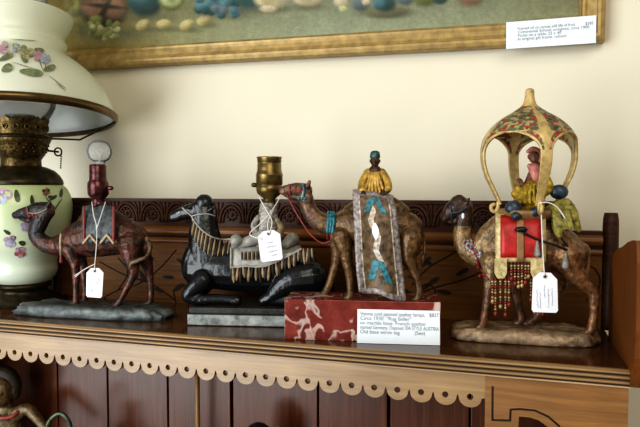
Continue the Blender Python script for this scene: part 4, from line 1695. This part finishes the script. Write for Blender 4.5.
    for sx in (-1, 1):
        L(mb, [(375 + sx * 7, 172.5, 4.2, 0), (375 + sx * 11.6, 181, 4.4, -0.005), (375 + sx * 13.0, 188, 4.2, -0.010), (375 + sx * 10.5, 191.5, 3.4, -0.0125)], M['robe_gold'])
    for k in range(6):
        x = 368 + 2.6 * k
        L(mb, [(375 + (x - 375) * 0.5, 173, 1.0, -0.0085), (x, 182, 1.3, -0.0110), (375 + (x - 375) * 1.5, 193, 1.2, -0.0135)], M['robe_gold'])
    blob(mb, 'robe', rider, 0.0006, 1, None, M['robe_gold'])
    mb = MB()
    sc = f.s(375, 156)
    mb.lathe([(r_ * sc, f.P(375, y).z) for r_, y in ((4.9, 158.2), (5.2, 157), (5.0, 154.5), (4.4, 152.2), (2.6, 150.9), (0.2, 150.6))], M['cap_teal'], org=V((c.x, 0, 0)), seg=24, cap=True)
    mb.build('cap', rider)
    # card leaning against the marble
    bl, br, tl, tr = f.P(357, 344.5, vf - 0.009), f.P(440, 346.2, vf - 0.009), f.P(358, 309, vf - 0.0015), f.P(440.3, 313.2, vf - 0.0015)
    bl.z = 0.0004
    br.z = 0.0004
    ex = (br - bl)
    ey = (tl - bl)
    w, h = ex.length, ey.length
    ex.normalize()
    ey = (ey - ex * ey.dot(ex)).normalized()
    mb = MB()
    card_mesh(mb, V((0, 0, 0)), ex, ey, w, h,
              ['Vienna cold painted spelter lamps,   $827', 'Circa 1930  "Rug Seller"', 'on marble base. French spelter', 'marked Germany, Deposed 304 STYLE AUSTRIA', 'Old base wires tag          (See)'],
              0.0066, left=0.035, top=0.185, pitch=0.132)
    cd = mb.build('description_card')
    cd.location = f.mw @ bl
    cd.rotation_euler = (0, 0, f.ang)
    tag(cd, 'white printed card leaning on the red marble block at the shelf front', 'card')


build_rug_camel()

# ------------------------------------------------------------------ howdah camel


def build_howdah_camel():
    o = at_y(526, 320, 0.115)
    f = Fig('camel_figurine', 'tan camel carrying a domed gilt howdah with seated rider and red beaded saddle cloth', 'figurine', (o.x, 0.115), 4.5)
    r = f.root
    vf = -0.038
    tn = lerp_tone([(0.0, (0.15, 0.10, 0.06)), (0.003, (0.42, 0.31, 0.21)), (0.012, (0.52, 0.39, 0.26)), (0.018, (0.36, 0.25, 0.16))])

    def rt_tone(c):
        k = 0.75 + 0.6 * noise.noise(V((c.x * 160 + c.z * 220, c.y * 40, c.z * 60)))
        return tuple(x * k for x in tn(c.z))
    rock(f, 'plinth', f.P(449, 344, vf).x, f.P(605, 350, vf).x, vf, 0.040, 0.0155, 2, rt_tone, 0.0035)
    mb = MB()
    L = f.limb
    L(mb, [(492, 250, 17), (508, 246, 24), (530, 245, 27), (552, 247, 26), (569, 250, 19), (579, 252, 11)], kv=0.85)
    L(mb, [(480, 249, 11), (492, 236, 14), (504, 226, 14)], kv=0.8)
    L(mb, [(494, 251, 15), (478, 255, 12), (466, 248, 10), (462, 236, 9), (463, 224, 8.6), (464, 214, 8.4)], kv=0.8)
    L(mb, [(463, 208, 10), (457, 207.5, 10), (451, 212, 8.4), (447, 216, 6.4), (445, 218, 5.2)], kv=0.8)
    f.orb(mb, 459, 204, 9.4, 0, ky=0.85)
    L(mb, [(447, 221, 2.6), (453, 221, 3.4), (459, 218, 4.4)], kv=0.8)
    for v in (-0.007, 0.007):
        L(mb, [(466, 203, 2.8, v), (469, 199, 1.6, v)])
        f.orb(mb, 452, 206, 2.0, v)
    v = -0.016
    L(mb, [(492, 262, 12, v * .8), (490.5, 278, 7, v), (488, 296, 5, v), (485, 313, 4.2, v), (482, 325, 4.6, v), (478, 328.5, 4.2, v)])
    L(mb, [(506, 264, 11, -v * .8), (513, 284, 7, -v), (517.5, 302, 4.8, -v), (521, 315, 4.2, -v), (520, 321, 4.6, -v), (517, 323, 4, -v)])
    L(mb, [(567, 256, 18, v * .8), (573, 272, 11, v), (584, 283, 8.2, v), (593, 291, 6.2, v), (594, 306, 4.9, v), (593, 320, 4.5, v), (591, 329, 5, v), (587, 332.5, 4.6, v)])
    L(mb, [(556, 262, 15, -v * .8), (560, 280, 9, -v), (556, 294, 6.2, -v), (545, 307, 4.8, -v), (536, 317, 4.6, -v), (530, 323, 5, -v), (526, 324.5, 4.2, -v)])

    def tone(c):
        n = noise.noise(c * 100)
        k = 0.85 + 0.4 * n
        if c.x < f.P(472, 215).x and c.z > f.P(465, 226).z:
            return (0.075 * k, 0.042 * k, 0.030 * k)
        if c.z < f.P(500, 285).z and c.x < f.P(545, 290).x:
            return (0.18 * k, 0.09 * k, 0.048 * k)
        if c.x > f.P(548, 240).x:
            return (0.26 * k, 0.135 * k, 0.062 * k)
        return (0.30 * k, 0.20 * k, 0.10 * k)
    body, bvh = blob(mb, 'camel_body', r, 0.0011, 3, tone, relief=0.0005)
    mb = MB()
    L(mb, [(583, 246, 2.4, 0.002), (588, 256, 1.8, 0.004), (588, 266, 1.8, 0.004), (586, 274, 2.4, 0.003), (585, 279, 1.0, 0.003)], M['strap'])
    mb.build('tail', r)
    # bead collar and halter
    mb = MB()
    rnd = random.Random(8)
    for i in range(60):
        t = rnd.random()
        x = 466 + 12 * t + rnd.uniform(-3, 3)
        y = 243 + 15 * t + rnd.uniform(-4, 4) - 2
        p = f.hit(x, y, bvh, 0.0003)
        mb.ball(p, 0.0018, rnd.choice([M['tassel'], M['tassel'], M['petal_blue'], M['bead_red']]), 7)
    mb.build('bead_collar', r)
    mb = MB()
    f.cord_on(mb, [(450, 206), (451, 213), (452, 221)], bvh, 0.0013, M['navy'])
    f.cord_on(mb, [(451, 213), (458, 212), (467, 207)], bvh, 0.0012, M['navy'])
    mb.ball(f.hit(463, 216, bvh, 0.0005), (0.0022, 0.002, 0.0042), M['tag'], 8)
    mb.build('halter', r)
    mb = MB()
    f.cord_on(mb, [(474, 250), (478, 262), (482, 272), (488, 279)], bvh, 0.0012, M['bead_red'])
    for x, y in ((478, 267), (484, 275), (480, 276)):
        mb.ball(f.hit(x, y, bvh, 0.0012), 0.0026, M['bead_red'], 8)
    mb.build('chest_strap', r)
    # saddle cloth
    mb = MB()
    def cloth(x0, x1, hem, dv, mat, th):
        rows = []
        for i in range(9):
            x = x0 + (x1 - x0) * i / 8
            sec = [(hem, -0.0365), (245, -0.0362), (230, -0.034), (219, -0.028), (213, -0.016), (211.5, 0.0), (213, 0.016), (219, 0.028), (232, 0.034), (hem - 2, 0.0365)]
            rows.append([f.P(x, y, v + (dv if v < 0 else -dv) * -1.0) for y, v in catmull(sec, 3)])
        mb.grid(rows, mat, th)
    cloth(495.5, 546, 262, 0.0, M['ivory_gold'], 0.0016)
    # red field and strap lie on the near face
    def field(x0, x1, y0, y1, mat, off):
        rows = []
        for i in range(9):
            x = x0 + (x1 - x0) * i / 8
            sec = [(262, -0.0365), (245, -0.0362), (230, -0.034), (219, -0.028), (213, -0.016)]
            row = []
            for k in range(9):
                y = y0 + (y1 - y0) * k / 8
                for (ya, va), (yb, vb) in zip(sec, sec[1:]):
                    if yb <= y <= ya:
                        v = va + (vb - va) * (ya - y) / (ya - yb)
                        break
                row.append(f.P(x, y, v - off))
            rows.append(row)
        mb.grid(rows, mat, 0.0008)
    field(500.5, 541.5, 257.5, 215, M['saddle_red'], 0.0022)
    sc_ = mb.build('saddle_cloth', r)
    mb = MB()
    field(517, 524, 262, 215, M['strap'], 0.0036)
    st = mb.build('girth_strap', r)
    mb = MB()
    mb.ball(f.P(521, 229.5, -0.0405), (0.0078, 0.003, 0.0036), M['black'], 12)
    mb.build('buckle', st)
    # lappets below the cloth
    for x0, x1 in ((494.5, 507), (530.5, 543.5)):
        mb = MB()
        pts = []
        for x, y in ((x0, 259), (x1, 259), (x1, 273), (x1 - 2.5, 278), ((x0 + x1) / 2, 279.5), (x0 + 2.5, 278), (x0, 273)):
            pts.append(f.P(x, y, -0.0378))
        mb.prism(pts, V((0, 0.0016, 0)), M['ivory_gold'])
        mb.build('lappet', sc_)
    # bead tassels: strands of red and gold beads
    def strand(x, y0, y1, v):
        mb = MB()
        n = int((y1 - y0) / 2.6)
        for k in range(n):
            y = y0 + (y1 - y0) * k / n
            rr = 0.0021 if k % 2 else 0.0015
            mb.ball(f.P(x, y, v), rr, M['bead_gold'] if k % 3 else M['bead_red'], 7)
        mb.ball(f.P(x, y1 + 1.5, v), (0.0026, 0.0026, 0.0034), M['bead_red'] if int(x) % 2 else M['bead_gold'], 8)
        mb.build('bead_tassel', sc_)
    for x, y1 in ((492.5, 300), (495.5, 312), (500.5, 305), (505.5, 313), (509, 303)):
        strand(x, 279, y1, -0.0375)
    for x, y1 in ((511.5, 277), (515, 282), (518.5, 285), (522, 284), (525.5, 281), (528.5, 275)):
        strand(x, 263, y1, -0.038)
    for x, y1 in ((531, 298), (534.5, 310), (539, 303), (543, 312)):
        strand(x, 280, y1, -0.0372)
    # rear strap with grey tassels
    mb = MB()
    f.cord(mb, [(524, 233, -0.0405), (536, 239, -0.0385), (550, 243.5, -0.0375), (562, 248, -0.034), (573, 252, -0.026), (580, 247, -0.018)], 0.0015, M['black'])
    f.cord(mb, [(553, 222, -0.034), (560, 236, -0.034), (572, 252, -0.027)], 0.0013, M['black'])
    sp = mb.build('crupper_strap', r)
    for x, y, v in ((537.5, 242, -0.039), (565.5, 254, -0.034)):
        mb = MB()
        mb.tube([f.P(x, y, v), f.P(x, y + 4, v), f.P(x, y + 12, v)], [0.0018, 0.0026, 0.0044], M['tassel'], 10)
        mb.build('tassel', sp)
    # howdah platform
    u0 = f.P(528, 205).x
    s = f.s(528, 180)
    zp = f.P(528, 212).z
    mb = MB()
    mb.lathe([(22 * s, zp - 0.010), (30 * s, zp - 0.002), (31 * s, zp + 0.001), (30 * s, zp + 0.0035), (0.0005, zp + 0.0035)], M['strap'], org=V((u0, 0, 0)), seg=40, cap=True)
    mb.build('howdah_platform', r)
    # howdah dome on four curved pillars
    prof = catmull([(2.2, 88.5), (4.2, 90.5), (4.4, 94), (5.2, 100), (8, 106), (17, 112.5), (29, 120), (38, 128.5), (44, 137.5), (47, 148), (47.5, 158), (46, 168), (42.5, 178), (37.5, 188), (32.5, 198), (29.5, 205)], 7)
    rv = ray(528, 180)
    relc = math.atan2(rv.y, rv.x) - PI / 2 - math.radians(4.5)
    ang0 = relc + math.atan2(16, 45)
    NP = 144
    mb = MB()
    mg, mp = mb.mi(M['gold_paint']), mb.mi(M['howdah'])

    def opening(y):
        """half width of the arch at this height in degrees, measured from mid-bay"""
        if y < 134.5:
            return -1
        k = min(1.0, (y - 134.5) / 20.0)
        return 38.5 * math.sqrt(1 - (1 - k) ** 2)
    zs = [(rr * s, f.P(528, y).z, y) for rr, y in prof]
    grid = []
    for rr, z, y in zs:
        row = []
        op = opening(y)
        for k in range(NP):
            b = (k % 36) * 2.5 - 45.0      # from mid-bay, pillars at +-45
            # slide columns so that they follow the arch edge
            if op > 0:
                col = (k % 36)
                # columns 0..6 and 30..36 are pillar halves
                e = 45 - op
                if col <= 8:
                    b = -45 + e * col / 8
                elif col >= 28:
                    b = 45 - e * (36 - col) / 8
                else:
                    b = -op + 2 * op * (col - 8) / 20
            bay = k // 36
            t = ang0 + math.radians(45 + b + 90 * bay)
            row.append(mb.bm.verts.new(V((u0 + rr * math.cos(t), rr * math.sin(t), z))))
        grid.append(row)
    faces = []
    for i in range(len(grid) - 1):
        y = (zs[i][2] + zs[i + 1][2]) / 2
        for k in range(NP):
            col = k % 36
            mid = 8 <= col < 28
            if mid and zs[i][2] >= 134.5:
                continue
            j = (k + 1) % NP
            gold = col <= 2 or col >= 33 or y < 107 or y > 152 or (zs[i + 1][2] > 134.5 and (mid or 6 <= col < 8 or 28 <= col < 30))
            fc = mb.face((grid[i][k], grid[i][j], grid[i + 1][j], grid[i + 1][k]), mg if gold else mp)
            if fc:
                faces.append(fc)
    top = mb.face(grid[0], mg)
    bmesh.ops.recalc_face_normals(mb.bm, faces=mb.bm.faces[:])
    r_ = bmesh.ops.solidify(mb.bm, geom=mb.bm.faces[:], thickness=0.0032)
    loose = [v for v in mb.bm.verts if not v.link_faces]
    bmesh.ops.delete(mb.bm, geom=loose, context='VERTS')
    canopy = mb.build('howdah_canopy', r)
    canopy['label'] = 'gilt pierced dome on four curved pillars'
    # curls at the pillar feet
    for k in range(4):
        t = ang0 + PI / 2 * k
        e = V((math.cos(t), math.sin(t), 0))
        mb = MB()
        c = catmull([(30, 203), (30.5, 208), (33, 211.5), (36.5, 210), (37, 206), (34.5, 204.5)], 5)
        mb.tube([V((u0, 0, f.P(528, y).z)) + e * (rr * s) for rr, y in c], 0.0027, M['gold_paint'], 10)
        mb.build('pillar_curl', canopy)
    # crest line of small leaves on the rear right bow
    # cushions and cloth bundles
    for x, y, rx, rz, v in ((513.5, 208, 8.5, 7.5, -0.026), (516, 216, 5, 4.5, -0.0335), (534.5, 212, 6, 5, -0.033), (559, 192, 9, 7.5, -0.006)):
        mb = MB()
        s2 = f.s(x, y, v)
        mb.ball(f.P(x, y, v), (rx * s2, 6 * s2, rz * s2), M['navy'], 16)
        mb.build('cushion', r)
    mb = MB()
    L(mb, [(556, 207, 6, -0.022), (559, 216, 7, -0.028), (558, 226, 6, -0.032), (559, 235, 3.6, -0.034)], M['cloth_olive'])
    L(mb, [(566, 204, 6, -0.018), (571, 213, 6.6, -0.024), (575, 222, 5, -0.026), (579, 230, 2.6, -0.026)], M['cloth_olive'])
    L(mb, [(548, 211, 5, -0.022), (560, 205, 6, -0.018), (570, 207, 5, -0.012)], M['cloth_olive'])
    for k in range(7):
        L(mb, [(553 + 2.6 * k, 210, 1.2, -0.031), (554 + 2.8 * k, 220, 1.4, -0.036), (556 + 3 * k, 229, 1.0, -0.037)], M['cloth_olive'])
    blob(mb, 'cloth_bundle', r, 0.0009, 1, None, M['cloth_olive'])
    # rider
    mb = MB()
    head_form(f, mb, 533.5, 156.5, 6.4, 0.0, M['skin_light'])
    L(mb, [(535, 162, 3), (537, 169, 3.4)], M['skin_light'])
    L(mb, [(538, 170, 8), (537, 182, 8.5), (534, 198, 10)], M['skin_light'], kv=0.8)
    L(mb, [(531, 174, 3.2, -0.004), (525, 186, 2.8, -0.010), (520, 181, 2.2, -0.014)], M['skin_light'])
    hand_form(f, mb, 519, 180, -0.016, 1, M['skin_light'], s)
    L(mb, [(545, 174, 3.2, -0.004), (548, 187, 2.8, -0.008), (541, 194, 2.2, -0.014)], M['skin_light'])
    hand_form(f, mb, 539.5, 195, -0.017, -1, M['skin_light'], s)
    L(mb, [(532, 200, 5.5, -0.004), (520, 201, 5, -0.012), (514, 205, 3.6, -0.014)], M['skin_light'])
    L(mb, [(538, 200, 5.5, 0.004), (526, 200, 5, 0.012), (520, 204, 3.6, 0.014)], M['skin_light'])
    rider, rb = blob(mb, 'rider', r, 0.0007, 1, None, M['skin_light'])
    rider['label'] = 'small seated rider in mustard robe and pink scarf'
    mb = MB()
    L(mb, [(538, 181, 8.5), (536, 189, 10.5), (532, 199, 13), (530, 206, 14)], M['robe_yellow'], kv=0.8)
    L(mb, [(534, 200, 7.5, -0.006), (522, 198, 6.5, -0.013), (515, 194, 4, -0.016)], M['robe_yellow'])
    L(mb, [(531, 183, 4, -0.007), (525, 191, 4.4, -0.013), (518, 188, 2.6, -0.016)], M['robe_yellow'])
    L(mb, [(545, 177, 4.6, -0.003), (549, 188, 4.6, -0.008), (543, 194, 3.6, -0.014)], M['robe_yellow'])
    for k in range(6):
        L(mb, [(526 + 3 * k, 184, 1.1, -0.013), (522 + 4 * k, 193, 1.4, -0.017), (520 + 5 * k, 203, 1.2, -0.019)], M['robe_yellow'])
    blob(mb, 'robe', rider, 0.0008, 1, None, M['robe_yellow'])
    mb = MB()
    L(mb, [(528, 151.5, 2.0, -0.005), (533, 149.5, 3.2, -0.001), (538.5, 152.5, 3.4, 0.003), (540, 160, 3.8, 0.003), (540, 167, 4.2, 0.002)], M['pink'])
    L(mb, [(533.5, 150.5, 3.4, 0.005), (538.5, 157, 3.8, 0.006)], M['pink'])
    L(mb, [(529.5, 166, 2.6, -0.007), (535, 170, 5.6, -0.004), (541, 172, 6.4, 0.0), (543, 178, 6, 0.0)], M['pink'])
    L(mb, [(534, 168, 5.6, -0.004), (536, 177, 6.2, -0.004)], M['pink'])
    blob(mb, 'scarf', rider, 0.0008, 1, None, M['pink'])
    # tag
    price_tag(f, 'white price tag hanging from the howdah pillar in front of the tan camel', [(533, 272), (557.5, 273), (558, 313), (531.5, 312)],
              [[(541, 203, -0.043), (541.5, 220, -0.045), (542.5, 245, -0.046), (543.5, 262, -0.046), (544.5, 275, -0.047)],
               [(541, 203, -0.043), (548, 202.5, -0.042), (557, 207, -0.040), (565, 218, -0.038)],
               [(541, 203, -0.043), (540, 201, -0.036), (545, 200, -0.030)]],
              -0.046, [(0.2, 0.42, 0.25, 0.86), (0.32, 0.5, 0.36, 0.9), (0.5, 0.3, 0.52, 0.6), (0.66, 0.42, 0.7, 0.86), (0.8, 0.4, 0.84, 0.8)], 12, (541, 203, -0.043))


build_howdah_camel()

# ------------------------------------------------------------------ things on the lower shelf
LZ = -0.30


def build_lower_figure():
    yy = 0.062
    o = at_y(4, 420, yy)
    f = Fig('bust_figurine', 'dark bronze figurine of a woman with outstretched arm on the lower shelf at left', 'figurine', (o.x, yy), 10)
    f.root.location.z = LZ
    sh = V((0, 0, -LZ))

    def up(mb):
        for v in mb.bm.verts:
            v.co += sh
    mb = MB()
    mb.lathe([(0.036, 0.0), (0.036, 0.006), (0.030, 0.012), (0.030, 0.018)], M['ring_green'], seg=36, cap=True)
    mb.build('base', f.root)
    mb = MB()
    L = f.limb
    c, hr = head_form(f, mb, 3.5, 390, 15, 0.0, M['bronze'])
    L(mb, [(5, 400, 7), (5, 413, 8)], kv=0.9)
    L(mb, [(4, 413, 12), (4, 425, 19), (4, 450, 17), (4, 480, 19), (4, 520, 20), (4, 531, 20)], kv=0.7)
    L(mb, [(17, 414, 7.5), (27, 409, 6.2), (34, 415, 5.4, -0.004), (45, 428, 4.6, -0.010), (52, 436, 3.6, -0.012)])
    hand_form(f, mb, 54, 438, -0.014, 1, M['bronze'], f.s(54, 438))
    L(mb, [(-10, 416, 7.5), (-20, 432, 6, -0.004), (-16, 452, 4.6, -0.016)])
    hand_form(f, mb, -15, 455, -0.018, -1, M['bronze'], f.s(-15, 455))
    up(mb)

    def tone(c):
        n = noise.noise(c * 60)
        k = 1 + 0.5 * n
        return (0.15 * k, 0.105 * k, 0.05 * k)
    body, bvh = blob(mb, 'figure_body', f.root, 0.0016, 2, tone)
    mb = MB()
    L(mb, [(-8, 381, 7, 0.004), (-2, 374, 8, 0.006), (8, 375, 8, 0.006), (14, 383, 7, 0.006), (15, 394, 5.5, 0.006)], M['dark_glaze'])
    L(mb, [(4, 380, 11, 0.010), (6, 394, 10, 0.014)], M['dark_glaze'])
    up(mb)
    blob(mb, 'hair', f.root, 0.0014, 2, None, M['fringe_dark'])
    mb = MB()
    c = catmull([(-12, 413, -0.012), (-4, 417, -0.018), (5, 418, -0.019), (13, 416, -0.016), (18, 412, -0.010)], 5)
    mb.tube([f.P(*q) + sh for q in c], 0.003, M['red_rein'], 8)
    mb.build('neckline', f.root)


build_lower_figure()


def build_jug():
    yy = 0.05
    o = at_y(62, 440, yy)
    f = Fig('jug', 'small green bronze jug with a looped handle beside the lower shelf figurine', 'jug', (o.x + 0.030, yy), 10)
    f.root.location.z = LZ
    mb = MB()
    zt = f.P(74, 433).z - LZ
    mb.lathe([(0.012, 0.0), (0.018, 0.004), (0.014, 0.012), (0.026, 0.035), (0.030, 0.06), (0.024, 0.085), (0.014, zt - 0.02), (0.013, zt - 0.006), (0.018, zt), (0.015, zt), (0.010, zt - 0.008)], M['ring_green'], seg=36, cap=True)
    mb.build('jug_body', f.root)
    mb = MB()
    zt0 = f.P(70, 440).z - LZ
    c = catmull([(72, 437), (69, 422), (61, 413.5), (53, 417), (47, 427), (46, 445), (52, 462), (62, 470)], 6)
    mb.tube([f.P(x, y, 0) - V((0, 0, LZ)) for x, y in c], 0.0034, M['ring_green'], 10)
    mb.build('handle', f.root)


build_jug()


def build_jars():
    for px, top, mat, w, lab in ((258, 422.5, M['dark_glaze'], 0.030, 'dark plum round lidded jar on the lower shelf, just showing its top'),
                                 (278, 424.8, M['tan_glaze'], 0.016, 'tan domed lidded jar on the lower shelf, right of the dark jar')):
        yy = 0.06 if px < 270 else 0.075
        o = at_y(px, top, yy)
        root = thing('lidded_jar', lab, 'jar', (o.x, yy, LZ), 0.0, 'lidded jars on the lower shelf')
        h = o.z - LZ
        w_ = min(w, 0.030)
        mb = MB()
        mb.lathe([(w_ * 0.5, 0), (w_ * 0.55, 0.004), (w_ * 0.8, 0.03), (w_ * 0.85, 0.06), (w_ * 0.7, h - 0.04), (w_ * 0.62, h - 0.022)], mat, seg=36, cap=True)
        mb.build('jar_body', root)
        mb = MB()
        mb.lathe([(w_ * 0.66, h - 0.0218), (w_ * 0.66, h - 0.018), (w_ * 0.56, h - 0.009), (w_ * 0.34, h - 0.003), (w_ * 0.1, h - 0.0002), (0.0004, h)], mat, seg=36, cap=True)
        mb.build('lid', root)


build_jars()

# ------------------------------------------------------------------ light


def area(name, loc, target, sx, sy, power, col):
    ld = bpy.data.lights.new(name, 'AREA')
    ld.shape = 'RECTANGLE'
    ld.size = sx
    ld.size_y = sy
    ld.energy = power
    ld.color = col
    o = bpy.data.objects.new(name, ld)
    COL.objects.link(o)
    o.location = loc
    o.rotation_euler = (V(target) - V(loc)).to_track_quat('-Z', 'Y').to_euler()
    return o


area('window_light', (-1.55, -2.05, 0.08), (-0.28, 0.1, 0.02), 1.7, 2.3, 54, (0.93, 0.97, 1.0))
area('fill_light', (0.7, -2.0, 1.5), (-0.1, 0.2, 0.2), 1.6, 1.4, 20, (1.0, 0.92, 0.78))  # added fill from the right front, no real lamp there

w = bpy.data.worlds.new('room')
S.world = w
w.use_nodes = True
bg = w.node_tree.nodes['Background']
bg.inputs['Color'].default_value = (0.86, 0.82, 0.72, 1)
bg.inputs['Strength'].default_value = 0.27

S.view_settings.view_transform = 'Standard'
S.view_settings.look = 'High Contrast'
S.view_settings.exposure = 0.0
S.view_settings.gamma = 1.0
